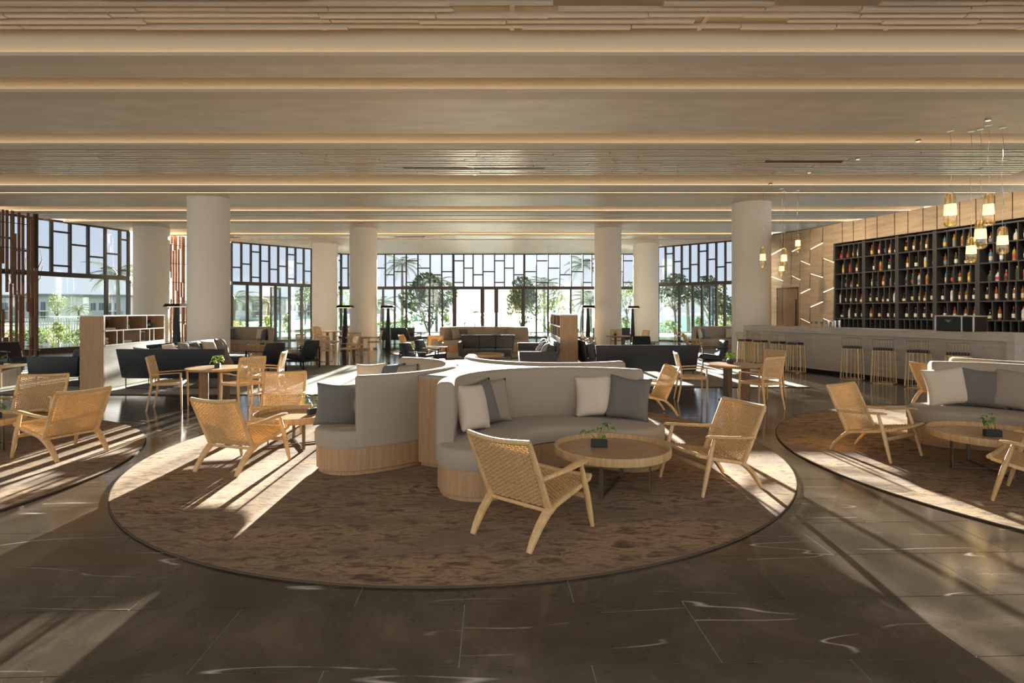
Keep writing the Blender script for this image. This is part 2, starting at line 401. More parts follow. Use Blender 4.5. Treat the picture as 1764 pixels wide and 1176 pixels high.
def facade(n, P0, P1, cols, phase, lower, label, z0=0, thick=(), sill=0, open_=(), tw=.085, ztr=3.08, ztop=ZC, tints=True):
    """cols: fractions of the upper mullions; lower: fractions of the lower mullions"""
    d = Vector((P1[0]-P0[0], P1[1]-P0[1], 0)); L = d.length; a = math.atan2(d.y, d.x)
    rt = empty('window_%d' % n, (P0[0],P0[1],0), a, label=label, kind='structure')
    def bar(nm, x0,x1,za,zb, t=.12): MB().bx(x0,x1,-t/2,t/2,za,zb).build(nm, M['mull'], rt, smooth=0)
    def pane(x0,x1,za,zb,mt): MB().bx(x0,x1,-.006,.006,za,zb).build('pane', M[mt], rt, smooth=0)
    bar('transom', 0, L, ztr-.09, ztr+.09, .18); bar('head', 0, L, ztop-.06, ztop+.02, .14); bar('sill', 0, L, z0, z0+.08+sill, .16)
    H = ztop-.06-(ztr+.09); zb = ztr+.09
    C = [0]+list(cols)+[1]
    pat = [[.63],[.53],[.19,.87],[.42]]
    for i in range(len(C)-1):
        xa, xb = C[i]*L, C[i+1]*L
        w = .14 if i in thick else tw
        bar('mullion', xa-w/2, xa+w/2, zb, ztop-.06)
        prev = 0; ii = []
        for fr in pat[(i+phase) % 4]: ii.append(fr)
        edges = [0]+ii+[1]
        for k in range(len(edges)-1):
            pane(xa+w/2, xb-tw/2, zb+H*(1-edges[k+1])+(.035 if k < len(edges)-2 else 0), zb+H*(1-edges[k])-(.035 if k else 0), 'upglass')
        for fr in ii: bar('glazing_bar', xa+w/2, xb-tw/2, zb+H*(1-fr)-.035, zb+H*(1-fr)+.035, .09)
    bar('mullion', L-tw/2, L+tw/2, zb, ztop-.06)
    D = [0]+list(lower)+[1]
    for i in range(len(D)-1):
        xa, xb = D[i]*L, D[i+1]*L
        w = .24 if ('L%d' % i) in thick else .11
        bar('post', xa-w/2, xa+w/2, z0, ztr-.09, .14)
        if i not in open_: pane(xa+w/2, xb-.055, z0+.08+sill, ztr-.09, 'glass')
    bar('post', L-.055, L+.055, z0, ztr-.09, .14)
    return rt, L
def fr(pxs, a, b): return [(p-a)/(b-a) for p in pxs]
facade(1, (-10.6,35.3), (7.6,35.3), fr([600,615,632,648,664,679,700,720,741,761,781,799,815,832,852,869,885,903,924,944,964,984,1004,1019,1034,1055,1073], 587.7, 1093), 3,
       fr([610,632,660,680,700,740,762,783,831,855,901,924,944,983,1004,1040,1065], 587.7, 1093), 'central window wall with staggered dark glazing bars facing the sea',
       thick=(11,18,'L8','L9','L10','L11'), open_=(8,10), tw=.075)
facade(2, (-14.4,29.2), (-11.4,32.4), [i/9 for i in range(1,9)], 0, [.18,.34,.52,.70,.86], 'window wall with staggered bars between the front column and a far column on the sea side', open_=(2,))
facade(3, (-18.6,20.6), (-17.0,25.2), [.09,.22,.36,.50,.645,.79,.92], 3, [.22,.80], 'window wall looking out on white villas and a hedge', sill=.12)
facade(4, (8.07,31.5), (11.2,28.6), [i/9 for i in range(1,9)], 1, [.30,.48,.60,.78,.88], 'window wall with staggered bars beside the column at the bar end', open_=(4,))
facade(5, (-20.0,14), (-18.6,20.6), [i/8 for i in range(1,8)], 0, [.25,.5,.75], 'window wall continuing past the wooden screen')
facade(6, (11.2,28.6), (15.0,20.0), [i/12 for i in range(1,12)], 2, [.25,.5,.75], 'window wall behind the bar wall')
facade(7, (-11.4,32.4), (-10.6,35.3), [.33,.66], 0, [.5], 'short return window behind the far column')
facade(8, (7.6,35.3), (8.07,31.5), [.25,.5,.75], 0, [.5], 'short return window behind the far column near the bar')
def door_leaf(n, hinge, ang, w, label):
    d = empty('door_%d' % n, (hinge[0], hinge[1], 0), ang, label=label, kind='structure')
    m = MB(); m.bx(0,.09,-.03,.03,.06,2.95); m.bx(w-.09,w,-.03,.03,.06,2.95); m.bx(.09,w-.09,-.03,.03,.06,.2); m.bx(.09,w-.09,-.03,.03,2.86,2.95)
    m.build('door_frame', M['mull'], d, smooth=0); MB().bx(.09,w-.09,-.006,.006,.2,2.86).build('pane', M['glass'], d, smooth=0)
    MB().bx(w-.06,w-.03,-.09,-.06,.8,1.5).build('handle', M['steel'], d, smooth=0)
door_leaf(1, (-13.05,30.75), R(80), .95, 'glass door standing open in the window wall on the sea side')
door_leaf(2, (10.2,29.35), R(60), .95, 'glass door standing open beside the bar end column')
def screen(P0, P1, label, z1, n, seed):
    d = Vector((P1[0]-P0[0],P1[1]-P0[1],0)); L = d.length; rt = empty('slatted_screen', (P0[0],P0[1],0), math.atan2(d.y,d.x), label, 'screen', 'wooden slat screens')
    rnd = random.Random(seed)
    for i in range(n):
        x = (i+.5)*L/n; z = 0
        while z < z1-.1:
            h = rnd.choice([1.0,1.6,2.2,.7]); ze = min(z+h, z1); y = rnd.choice([-.05,.05])
            if rnd.random() < .93: MB().bx(x-.042,x+.042,y-.02,y+.02,z,ze).build('slat', M['teak'], rt, smooth=0)
            z = ze
    for k in range(6): MB().bx(0,L,-.012,.012,.35+k*.88,.37+k*.88).build('rail', M['black'], rt, smooth=0)
    for x in (0, L): MB().bx(x-.03,x+.03,-.03,.03,0,z1).build('post', M['mull'], rt, smooth=0)
screen((-16.75,25.75), (-14.75,28.75), 'brown vertical slat screen between two white columns', ZC, 30, 3)
screen((-18.35,19.0), (-17.45,20.9), 'brown vertical slat screen beside the window with the villas', ZC, 18, 5)

# ------------------------------------------------------------------ outside: ground, railing
def outside():
    m = MB(); m.bx(-34,34,36.52,46,-.25,-.03); m.bx(-34,-26.05,10,36.5,-.25,-.04)
    tag(m.build('terrace', M['terrace'], smooth=0), 'pale stone terrace outside the windows', kind='structure')
    m = MB(); m.bx(-160,-34.05,-20,130,-.4,-.06); m.bx(-34,-20,46.05,130,-.4,-.06)
    tag(m.build('lawn', M['grass'], smooth=0), 'green lawn in front of the villas', kind='structure')
    m = MB(); m.bx(-3500,3500,130.1,5200,-9.2,-9); tag(m.build('sea', M['sea'], smooth=0), 'bright sea beyond the terrace', kind='structure')
    m = MB(); m.bx(-19.9,200,46.05,130,-9,-3); tag(m.build('shore', M['grass'], smooth=0), 'planted slope between terrace and sea', kind='structure')
    for k, (x0, x1, y, h) in enumerate([(-2300,-900,2800,95),(-1500,-600,3300,60)]):
        pts = []; n = 30; rnd = random.Random(k)
        top = [h*math.sin(PI*i/n)**1.2*(.8+.25*math.sin(i*.9+k)) for i in range(n+1)]
        m = MB(); v = []; f = []
        for i in range(n+1):
            x = x0+(x1-x0)*i/n; v += [(x,y,-9),(x,y+120,-9+top[i]),(x,y+500,-9)]
        for i in range(n): f += [(3*i,3*i+3,3*i+4,3*i+1),(3*i+1,3*i+4,3*i+5,3*i+2)]
        m.add(v,f); tag(m.build('hills', M['hill']), 'hazy hills across the water', kind='structure')
    # glass railing
    P = [(-33,37.5),(-20,44.5),(20,44.5),(33,38)]
    for a, b in zip(P, P[1:]):
        d = Vector((b[0]-a[0],b[1]-a[1],0)); L = d.length; rt = empty('glass_railing', (a[0],a[1],-.03), math.atan2(d.y,d.x), 'clear glass balustrade ' + {-33:'outside the window wall with the open door on the sea side',-20:'seen through the central window wall',20:'outside the window beside the bar end column'}[a[0]], 'railing', 'terrace balustrades')
        L -= .1; n = int(L/1.6); w = L/n
        for i in range(n): MB().bx(i*w+.02,(i+1)*w-.02,-.008,.008,.06,1.3).build('pane', M['rail_glass'], rt, smooth=0)
        MB().bx(0,L,-.025,.025,1.3,1.34).build('top_rail', M['steel'], rt, smooth=0); MB().bx(0,L,-.04,.04,0,.08).build('shoe', M['steel'], rt, smooth=0)
outside()

# ------------------------------------------------------------------ the bar
WA = math.atan2(-1, .29); WN = math.hypot(1, .29)
def wall_s(px): return (19.3 - 14.417/((px-882)/980+.29))*WN      # distance along the bar wall
def bar_wall():
    w = empty('wall_bar', (8.82,19.3,0), WA, 'bar back wall clad in pale wood panels with slanted light slits', kind='structure')
    s0, s1, top = wall_s(1318), wall_s(1764)+2.4, 4.2
    sh0, sh1, shb, sht = wall_s(1434), s1-.2, 1.0, 3.6
    d0, d1 = wall_s(1337.5), wall_s(1373)
    m = MB(); m.bx(s0, sh0, .10, .3, 0, top); m.bx(sh0, s1, .10, .3, sht, top); m.bx(sh0, s1, .55, .7, 0, sht); m.bx(s1, s1+.06, .02, .7, 0, top)
    m.build('wall_core', M['gap'], w, smooth=0)
    # panels left of the shelves, cut by slanted slits; slits in zoomed pixels (x1,y1,x2,y2)
    k = 190/1176; X = lambda a: 1310+a*k; Yp = lambda b: 380+b*k
    edges = [0,228,318,410,515,651,771]
    slits = [[(118,358,225,300),(120,605,215,640),(105,920,155,887)],[],[(330,328,408,290),(320,590,390,625)],[(412,430,505,470),(412,780,505,735),(405,1040,500,1087)],
             [(515,310,651,238),(515,568,651,610),(505,930,640,872)],[(651,403,771,450),(651,770,771,717),(641,1040,761,1090)]]
    def zof(px, y):
        Y = 14.417/((px-882)/980+.29); return 1.6+(537-y)*Y/980
    for i in range(len(edges)-1):
        a, b = wall_s(X(edges[i])) if i else s0, wall_s(X(edges[i+1]))
        a += .012; b -= .012
        lo = 2.40 if i in (0,1,2) else 0
        segs = []
        for (x1,y1,x2,y2) in slits[i]:
            sa, za = wall_s(X(x1)), zof(X(x1), Yp(y1)); sb, zb_ = wall_s(X(x2)), zof(X(x2), Yp(y2))
            g = (zb_-za)/(sb-sa); za2, zb2 = za+g*(a-sa), za+g*(b-sa)
            if min(za2, zb2) > lo+.1: segs.append((za2, zb2))
        cur = (top, top)
        for sg in segs+[(lo, lo)]:
            up = .03 if sg != (lo, lo) else 0
            pm = MB(); pm.add([(a,.1,sg[0]+up),(b,.1,sg[1]+up),(b,.1,cur[1]),(a,.1,cur[0]),(a,.015,sg[0]+up),(b,.015,sg[1]+up),(b,.062,cur[1]),(a,.062,cur[0])],
                [(0,1,2,3),(7,6,5,4),(0,4,5,1),(1,5,6,2),(2,6,7,3),(3,7,4,0)])
            pm.build('panel', M['panel'], w, smooth=0)
            if up:
                lm = MB(); lm.add([(a,.095,sg[0]),(b,.095,sg[1]),(b,.095,sg[1]+.02),(a,.095,sg[0]+.02),(a,.06,sg[0]),(b,.06,sg[1]),(b,.06,sg[1]+.02),(a,.06,sg[0]+.02)],
                    [(0,1,2,3),(7,6,5,4),(0,4,5,1),(1,5,6,2),(2,6,7,3),(3,7,4,0)])
                lm.build('light_strip', M['slashled'], w, smooth=0)
            cur = sg
    # panel strips beside the doorway and the door itself
    for a, b in ((s0, d0-.03), (d1+.03, wall_s(X(410))-.01)): MB().bx(a, b, .03, .1, 0, 2.4).build('panel', M['panel'], w, smooth=0)
    dr = empty('door_3', (0,0,0), 0, 'plain wooden door in the bar wall with a long steel pull', kind='structure')
    dr.location = w.location; dr.rotation_euler = w.rotation_euler
    MB().bx(d0+.22, d1-.05, .06, .1, 0, 2.36).build('door_panel', M['shelf_wood'], dr, smooth=0)
    MB().bx(d0, d0+.22, .05, .1, 0, 2.4).build('jamb', M['walnut'], dr, smooth=0); MB().bx(d0+.22, d1, .03, .1, 2.36, 2.4).build('head', M['walnut'], dr, smooth=0)
    MB().bx(d1-.10, d1-.07, .0, .05, .8, 2.0).build('handle', M['steel'], dr, smooth=0)
    # panels over the shelves
    pe = [1434,1450,1469,1490,1510,1540,1563,1589,1613,1632,1652,1680,1712,1743,1776,1815,1860]
    for a, b in zip(pe, pe[1:]):
        MB().bx(wall_s(a)+.012, min(wall_s(b), s1)-.012, .02, .1, sht+.02, top).build('panel', M['panel'], w, smooth=0)
    xe = wall_s(1420+1790*.1955)
    for k_ in range(3):
        w3 = (s1-.01-xe)/3; MB().bx(xe+k_*w3+.012, xe+(k_+1)*w3-.012, .06, .54, 0, sht).build('panel', M['panel'], w, smooth=0)
    # shelf bays
    zr = [3.16, 2.72, 2.29, 1.855, 1.42]
    q = .1955; Z = lambda a: 1420+a*q
    bays = [(70,330),(330,622),(622,955),(955,1330),(1330,1790)]
    rows = [[[116,172,222,260,306],[130,187,250,311],[121,155,204,262,306],[107,157,200,247,292],[122,184,241,297]],
            [[381,447,501,542,595],[398,457,535,600],[387,428,482,548,594],[370,428,487,528,580],[374,447,527,586]],
            [[681,751,812,862,923],[693,768,849,925],[686,738,795,865,925],[665,738,802,851,906],[686,763,842,912]],
            [[1019,1102,1175,1234,1290],[1025,1118,1214,1290],[1032,1086,1153,1235,1300],[1002,1081,1155,1211,1276],[1019,1107,1204,1284]],
            [[1425,1503,1645,1728],[1422,1517,1629,1728],[1416,1485,1560,1654,1725],[1392,1472,1565,1630,1704],[1417,1502,1624,1710]]]
    row_name = ['top','second','third','fourth','bottom']
    bottles = []
    for bi, (a, b) in enumerate(bays):
        x0, x1 = wall_s(Z(a)), wall_s(Z(b))
        u = empty('bottle_shelf', (0,0,0), 0, 'black shelf bay of bottles on the bar wall, ' + ['beside the light slits','second from the light slits','third from the light slits','behind the coffee machine','behind the pendant cluster'][bi], 'shelf', 'back bar shelf bays')
        u.location = w.matrix_world @ Vector((0,0,0)); u.location = (8.82,19.3,0); u.rotation_euler = (0,0,WA)
        MB().bx(x0, x1, .50, .545, .9, sht).build('back_panel', M['void'], u, smooth=0)
        MB().bx(x0+.001, x0+.05, .06, .50, .9, sht).build('side', M['shelf_black'], u, smooth=0); MB().bx(x1-.05, x1-.001, .06, .50, .9, sht).build('side', M['shelf_black'], u, smooth=0)
        for z in zr+[sht-.035]: MB().bx(x0+.05, x1-.05, .065, .50, z-.03, z).build('shelf_board', M['shelf_black'], u, smooth=0)
        for ri in range(5):
            zt = (zr[ri-1] if ri else sht-.035)-.03; xs = [wall_s(Z(t)) for t in rows[bi][ri]]
            for k_ in range(len(xs)-1):
                xm = (xs[k_]+xs[k_+1])/2; MB().bx(xm-.012, xm+.012, .07, .50, zr[ri], zt).build('divider', M['shelf_black'], u, smooth=0)
            for xx in xs: bottles.append((xx, zr[ri], ri))
        for k_ in range(5):
            xm = x0+.05+(x1-x0-.1)*(k_+1)/6; MB().bx(xm-.012, xm+.012, .07, .50, .9, 1.39).build('divider', M['shelf_black'], u, smooth=0)
    # bottles
    cols = {'amber':((.22,.08,.015),.08),'clear':((.55,.57,.56),.06),'green':((.03,.09,.04),.08),'dark':((.018,.012,.010),.08),'blue':((.10,.22,.34),.08),'red':((.22,.03,.025),.1),'golden':((.42,.25,.05),.08)}
    bm = {k: mat('bottle_'+k, c[0], c[1], spec=.7) for k, c in cols.items()}
    labs = {'white':(.75,.72,.66),'cream':(.66,.56,.38),'yellow':(.72,.50,.08),'black':(.03,.03,.03),'blue':(.12,.25,.42),'red':(.45,.06,.05)}
    lm = {k: mat('label_'+k, c, .6) for k, c in labs.items()}
    capm = {'dark':mat('cap_dark',(.03,.03,.03),.4),'gold':mat('cap_gold',(.5,.35,.12),.35,.8),'red':mat('cap_red',(.35,.03,.03),.5)}
    shapes = {'tall':[(.034,0),(.036,.01),(.036,.19),(.026,.225),(.014,.245),(.013,.29)],'round':[(.045,0),(.048,.012),(.046,.12),(.03,.16),(.014,.18),(.013,.235)],'slim':[(.029,0),(.031,.01),(.031,.21),(.022,.25),(.012,.265),(.012,.30)]}
    cache = {}
    def bmesh_(sh, c): 
        if (sh,c) not in cache: cache[(sh,c)] = MB().lathe(shapes[sh], 10).mesh('bottle_body', bm[c])
        return cache[(sh,c)]
    def lmesh(sh, c):
        if ('l',sh,c) not in cache:
            r = {'tall':.0365,'round':.0485,'slim':.0316}[sh]; z0, z1 = {'tall':(.05,.14),'round':(.03,.095),'slim':(.05,.15)}[sh]
            cache[('l',sh,c)] = MB().lathe([(r,z0),(r,z1)], 10).mesh('paper_label', lm[c])
        return cache[('l',sh,c)]
    def cmesh(sh, c):
        if ('c',sh,c) not in cache:
            z = shapes[sh][-1][1]; cache[('c',sh,c)] = MB().lathe([(.0155,z-.035),(.0155,z+.012)], 8).mesh('cap', capm[c])
        return cache[('c',sh,c)]
    rnd = random.Random(11); Mw = Matrix.Translation((8.82,19.3,0)) @ Matrix.Rotation(WA,4,'Z')
    for (xx, z, ri) in bottles:
        sh = rnd.choice(['tall','tall','tall','round','slim']); c = rnd.choice(['amber','clear','green','dark','dark','amber','golden','blue','red'] if ri < 3 else ['dark','dark','clear','amber'])
        lb = rnd.choice(['white','white','cream','yellow','black','blue','red'] if ri < 3 else ['white','white','cream'])
        p = Mw @ Vector((xx, .16, z))
        t = empty('bottle', p, WA, '%s %s bottle with a %s label on the %s row of the bar shelves' % (sh, {'dark':'near-black','clear':'clear glass'}.get(c,c), lb, row_name[ri]), 'bottle', 'bottles on the %s row of the bar shelves' % row_name[ri])
        link('bottle_body', bmesh_(sh,c), t); link('paper_label', lmesh(sh,lb), t); link('cap', cmesh(sh, rnd.choice(['dark','dark','gold','red'])), t)
bpy.context.view_layer.update()
bar_wall()

BA0, BA1, BH = Vector((7.12,17.5,0)), Vector((9.5,10.75,0)), 1.19
BAng = math.atan2(BA1.y-BA0.y, BA1.x-BA0.x); BL = (BA1-BA0).length
def bar_counter():
    b = empty('bar_counter', BA0, BAng, 'long pale stone bar counter with framed front', 'bar counter')
    MB().bx(0,BL,0,.75,BH-.16,BH).build('counter_top', M['bar'], b, bevel=.004, smooth=30)
    MB().bx(0,.12,.0,.75,0,BH-.16).build('end_panel', M['bar'], b, smooth=0); MB().bx(BL-.14,BL,.0,.75,0,BH-.16).build('end_panel', M['bar'], b, smooth=0)
    n = 6; w = (BL-.26)/n
    for i in range(n): MB().bx(.12+i*w+.002,.12+(i+1)*w-.002,.10,.14,.08,BH-.16).build('front_panel', M['bar'], b, smooth=0)
    MB().bx(.12,BL-.14,.16,.2,0,.08).build('toe_kick', M['black'], b, smooth=0)
    Mb = Matrix.Translation(BA0) @ Matrix.Rotation(BAng,4,'Z')
    # machine
    sx = 5.95
    c = empty('coffee_machine', Mb @ Vector((sx,.42,BH)), BAng, 'black coffee machine with silver edges standing on the bar counter', 'coffee machine')
    prof = [(-.30,0),(-.30,.27),(-.28,.30),(.28,.30),(.36,.27),(.30,0)]
    def ext(pr, y0, y1): 
        m = MB(); m.loft([[(x,y0,z) for x,z in pr],[(x,y1,z) for x,z in pr]]); return m
    MB().bx(-.36,.14,-.22,.2,.012,.275).build('body', M['leather'], c, bevel=.012)
    MB().bx(.16,.38,-.22,.2,.012,.275).build('side_panel', M['black'], c, bevel=.01)
    m = MB(); m.bx(-.39,.16,-.235,.21,.276,.30); m.bx(-.39,-.362,-.235,.21,0,.276); m.bx(.14,.165,-.235,.21,0,.276); m.bx(.165,.4,-.2,.21,.276,.295); m.bx(.36,.385,-.235,-.2,0,.276)
    m.build('trim', M['silver'], c, bevel=.006); c.scale = (1,1,1.12)
    m = MB()     # small winged diamond emblem
    for sgn in (-1,1): m.tube([(-.11+sgn*.012,-.223,.205),(-.11+sgn*.05,-.223,.222),(-.11+sgn*.062,-.223,.21),(-.11+sgn*.03,-.223,.19),(-.11,-.223,.172)], .003, 6)
    m.tube([(-.11+.022*math.cos(t*PI/6),-.223,.203+.013*math.sin(t*PI/6)) for t in range(13)], .003, 6)
    m.build('emblem', M['steel'], c)
    for k in range(4):
        xk, yk = 2.66+.1*k, .45+.03*(k%2); h = [.16,.15,.18,.19][k]
        cp = empty('metal_cup', Mb @ Vector((xk,yk,BH)), 0, 'brushed steel shaker cup grouped on the bar counter by the shelf', 'cup', 'steel cups on the bar')
        MB().lathe([(.036,0),(.044,h),(.040,h),(.033,.006)], 14).build('cup_body', M['steel'], cp); MB().lathe([(.0455,h-.012),(.0455,h),(.043,h),(.043,h-.012)], 14, ring=True).build('rim', M['steel'], cp)
    for k in range(6):
        xk, yk = 2.12+.085*k, .42+.09*(k%2)
        gl = empty('cocktail_glass', Mb @ Vector((xk,yk,BH)), 0, 'clear stemmed glass clustered at the counter near the steel cups', 'glass', 'glasses on the bar')
        MB().lathe([(.032,0),(.032,.004),(.005,.01),(.005,.07)], 12).build('stem', M['clear_glass'], gl); MB().lathe([(.006,.07),(.032,.10),(.036,.15),(.034,.15),(.03,.102),(.004,.075)], 12).build('bowl', M['clear_glass'], gl)
    MB
bar_counter()

def stool_proto():
    t = empty('bar_stool'); r, rb, hs = .20, .245, .74
    def D(a, rr): # D-shaped plan, flat at the back (-y)
        x, y = rr*math.cos(a), rr*math.sin(a); return (x, max(y, -rr*.62))
    seat = MB(); o = [D(2*PI*k/28, r) for k in range(28)]; oi = [(x*.93,y*.93) for x,y in o]
    seat.layers([(o,hs),(o,hs+.035),(oi,hs+.05)]); seat.build('seat', M['leather'], t)
    for z, rr, w in ((hs-.01, r+.012, .009),(.012, rb, .010)):
        p = [(*D(2*PI*k/28, rr), z) for k in range(29)]; MB().tube(p, w, 6, caps=False).build('ring', M['brass'], t)
    for k in range(18):
        a = 2*PI*(k+.5)/18; x, y = D(a, r+.012); X_, Y_ = D(a, rb); MB().tube([(X_,Y_,.012),(x,y,hs-.01)], .0075, 6).build('rod', M['brass'], t)
    p = [(*D(2*PI*k/28, .232), .30) for k in range(3,12)]; MB().tube(p, .008, 6).build('footrest', M['brass'], t)
    p = [(-.19,-.11,hs),(-.19,-.17,hs+.25),(.19,-.17,hs+.25),(.19,-.11,hs)]
    bk = MB().tube(p, .009, 6, up=(0,1,.2)).build('back_frame', M['brass'], t)
    for k in range(7):
        x = -.19+.38*(k+1)/8; MB().tube([(x,-.115,hs),(x,-.17,hs+.25)], .005, 6).build('back_rod', M['brass'], bk)
    return t
stool = Maker(stool_proto)
ordn = ['end','second','third','fourth','fifth','sixth','seventh','eighth']
for i, (px, hd) in enumerate([(1283,12),(1310,12),(1340,14),(1370,16),(1468,50),(1522,50),(1582,48),(1651,48)]):
    k = (px-882)/980; Y = (7.12+.3526*17.5-.47)/(k+.3526)
    stool((k*Y, Y, 0), hd, 'brass wire bar stool with black seat, %s from the column at the bar end' % (['first']+ordn[1:])[i], 'bar stool', 'bar stools along the counter')

def pendant(px, Yd, ytop, ybot, width, label, zc=ZC):
    X = (px-882)/980*Yd; zt, zb = 1.6+(537-ytop)*Yd/980, 1.6+(537-ybot)*Yd/980; h = zt-zb; r = width/2
    t = empty('pendant_lamp', (X,Yd,zc), 0, label, 'pendant lamp', 'amber glass pendants over the bar')
    d = zb-zc
    MB().lathe([(.06,-.012),(.06,0)], 16).build('canopy', M['steel'], t)
    n = 8; MB().tube([(.012*math.sin(i*1.3),.01*math.cos(i*1.7),-.012+(d+h+.012)*i/n) for i in range(n)]+[(0,0,d+h)], .0045, 5).build('cord', M['steel'], t)
    def L(pr): return [(a*r, d+b*h) for a, b in pr]
    MB().lathe(L([(.42,.0),(.75,.025),(1,.09),(1,.32),(.9,.62),(.8,.9),(.55,.985),(.2,1.0),(.18,.985),(.5,.97),(.75,.88),(.85,.62),(.95,.32),(.95,.10),(.70,.04),(.4,.012)]), 14).build('glass_shade', M['amber_glass'], t)
    MB().lathe(L([(.94,.36),(.86,.66),(.78,.66),(.86,.36)]), 14, ring=True).build('frosted_band', M['frost'], t)
    b = MB(); b.lathe([(.004,d+.40*h),(.24*r,d+.43*h),(.34*r,d+.50*h),(.24*r,d+.57*h),(.10*r,d+.62*h)], 10); b.build('bulb', M['bulb'], t)
    MB().lathe(L([(.14,.62),(.14,.98)]), 8).build('socket', M['brass'], t)
pendant(1637,11.4,332,391,.235,'large amber pendant hanging on its own before the wall panels, beside the cluster', ZC+.03)
pendant(1673,11.42,408,453,.19,'lowest amber pendant of the cluster, hanging in front of the bottles', ZC+.03)
pendant(1689,11.3,377,429,.215,'amber pendant in the middle of the cluster over the bar', ZC+.03)
pendant(1703,11.05,333,389,.20,'highest amber pendant of the cluster near the bar shelves', ZC+.03)
pendant(1727,11.2,390,438,.20,'small amber pendant hanging last in the cluster before the bottle shelf', ZC+.03)
pendant(1314,16.7,425.6,461,.175,'amber pendant hanging in front of the white column', ZC-.03)
pendant(1350.5,16.8,427,462,.185,'larger of two overlapping amber pendants before the slit wall', ZC-.03)
pendant(1346.5,16.45,450,475.5,.155,'lower of two overlapping amber pendants before the slit wall', ZC-.03)
pendant(1374.5,16.7,403.5,434.5,.155,'higher small amber pendant before the slit wall', ZC-.03)

# ------------------------------------------------------------------ rugs
RT = .014
def round_rug(x, y, r, mt, label, group=None):
    t = empty('round_rug', (x,y,0), 0, label, 'rug', group)
    MB().lathe([(r-.02,.001),(r-.02,RT),(r-.1,RT)][::1], 96).build('pile', M[mt], t, smooth=30)
    MB().lathe([(r-.012,.001),(r-.008,.008),(r-.013,RT+.0005),(r-.0195,RT+.0005),(r-.0195,.001)], 96, ring=True).build('binding', M['rug_edge'], t, smooth=30)
round_rug(-.52, 6.79, 3.52, 'rug', 'large round mottled brown rug under the banquette with the foreground chair')
round_rug(6.76, 6.05, 3.60, 'rug', 'large round mottled brown rug before the bar')
round_rug(-7.40, 5.28, 3.38, 'rug', 'large round mottled brown rug below the two chairs by the dark corner sofa')
round_rug(-1.2, 23.2, 3.7, 'rug_grey', 'round pale rug far back under the grey curved sofa')
round_rug(-11.0, 22.3, 2.6, 'rug_grey', 'round pale rug under the curved sofa by the sea side window')
round_rug(9.1, 23.4, 2.6, 'rug_grey', 'round pale rug under the curved sofa beyond the bar column')
def rect_rug(x0,x1,y0,y1,label):
    t = empty('rug', ((x0+x1)/2,(y0+y1)/2,0), 0, label, 'rug'); a, b = (x1-x0)/2, (y1-y0)/2
    MB().bx(-a,a,-b,b,.001,RT).build('pile', M['rug_grey'], t, smooth=0)
    m = MB()
    for c in ((-a-.01,-a,-b-.01,b+.01),(a,a+.01,-b-.01,b+.01),(-a,a,-b-.01,-b),(-a,a,b,b+.01)): m.bx(*c,.001,RT+.001)
    m.build('binding', M['rug_edge'], t, smooth=0)
rect_rug(-13.2,-1.7,10.95,16.9,'pale rectangular rug under the black sofas by the wooden shelf unit')
rect_rug(-1.55,6.3,12.05,18.8,'pale rectangular rug under the black and grey sofas around the shelf divider')
RT = .0165

# ------------------------------------------------------------------ curved banquettes
LR, LD, LT = 1.30, 1.71, 70
def outline(ri, ro, t, n=22, nc=9):
    rm, rc = (ri+ro)/2, (ro-ri)/2; P = []
    for i in range(n+1): a = R(-t+2*t*i/n); P.append((ro*math.cos(a), ro*math.sin(a)))
    a = R(t); c = Vector((rm*math.cos(a), rm*math.sin(a)))
    for i in range(1,nc): b = a + PI*i/nc; P.append((c.x+rc*math.cos(b), c.y+rc*math.sin(b)))
    for i in range(n+1): a2 = R(t-2*t*i/n); P.append((ri*math.cos(a2), ri*math.sin(a2)))
    a = R(-t); c = Vector((rm*math.cos(a), rm*math.sin(a)))
    for i in range(1,nc): b = a + PI + PI*i/nc; P.append((c.x+rc*math.cos(b), c.y+rc*math.sin(b)))
    return P
def banquette(cx, cy, hub_deg, label, group, z=RT, scale=1):
    """curved sofa; its back arc is centred on the direction hub_deg"""
    t = empty('curved_banquette', (cx,cy,z), R(hub_deg), label, 'sofa', group)
    ri, ro = .54, LR
    MB().layers([(outline(ri+.045,ro-.03,LT),0),(outline(ri+.045,ro-.03,LT),.045)]).build('toe_kick', M['oak_v'], t)
    MB().layers([(outline(ri+.025,ro-.008,LT),.045),(outline(ri+.025,ro-.008,LT),.26)]).build('plinth', M['oak_v'], t)
    MB().layers([(outline(ri+.02,ro-.005,LT),.26),(outline(ri,ro,LT),.275),(outline(ri,ro,LT),.37),(outline(ri+.015,ro-.004,LT),.405),(outline(ri+.05,ro-.02,LT),.425),(outline(ri+.09,ro-.05,LT),.43)]).build('seat_cushion', M['grey_fabric'], t)
    n = 44; rings = []
    sec = [(1.145,.40),(1.135,.62),(1.135,.88),(1.142,.925),(1.16,.95),(1.19,.96),(1.25,.96),(1.28,.95),(1.297,.925),(1.303,.88),(1.303,.272)]
    for i in range(n+1):
        e = min(i, n-i); a = R(-LT+2*LT*i/n); sh = .012 if e == 0 else 0
        if e == 0: rings.append([((r+(.018 if r < 1.22 else -.018))*math.cos(a), (r+(.018 if r < 1.22 else -.018))*math.sin(a), zz-(.015 if zz > .9 else 0)) for r, zz in sec])
        a2 = a + (R(1.0) if i == 0 else R(-1.0) if i == n else 0)
        ring = [(r*math.cos(a2), r*math.sin(a2), zz) for r, zz in sec]
        if i == n: rings.insert(len(rings)-1, ring)
        else: rings.append(ring)
    MB().loft(rings).build('backrest', M['grey_fabric'], t, smooth=50)
    t.scale = (scale, scale, 1)
    return t
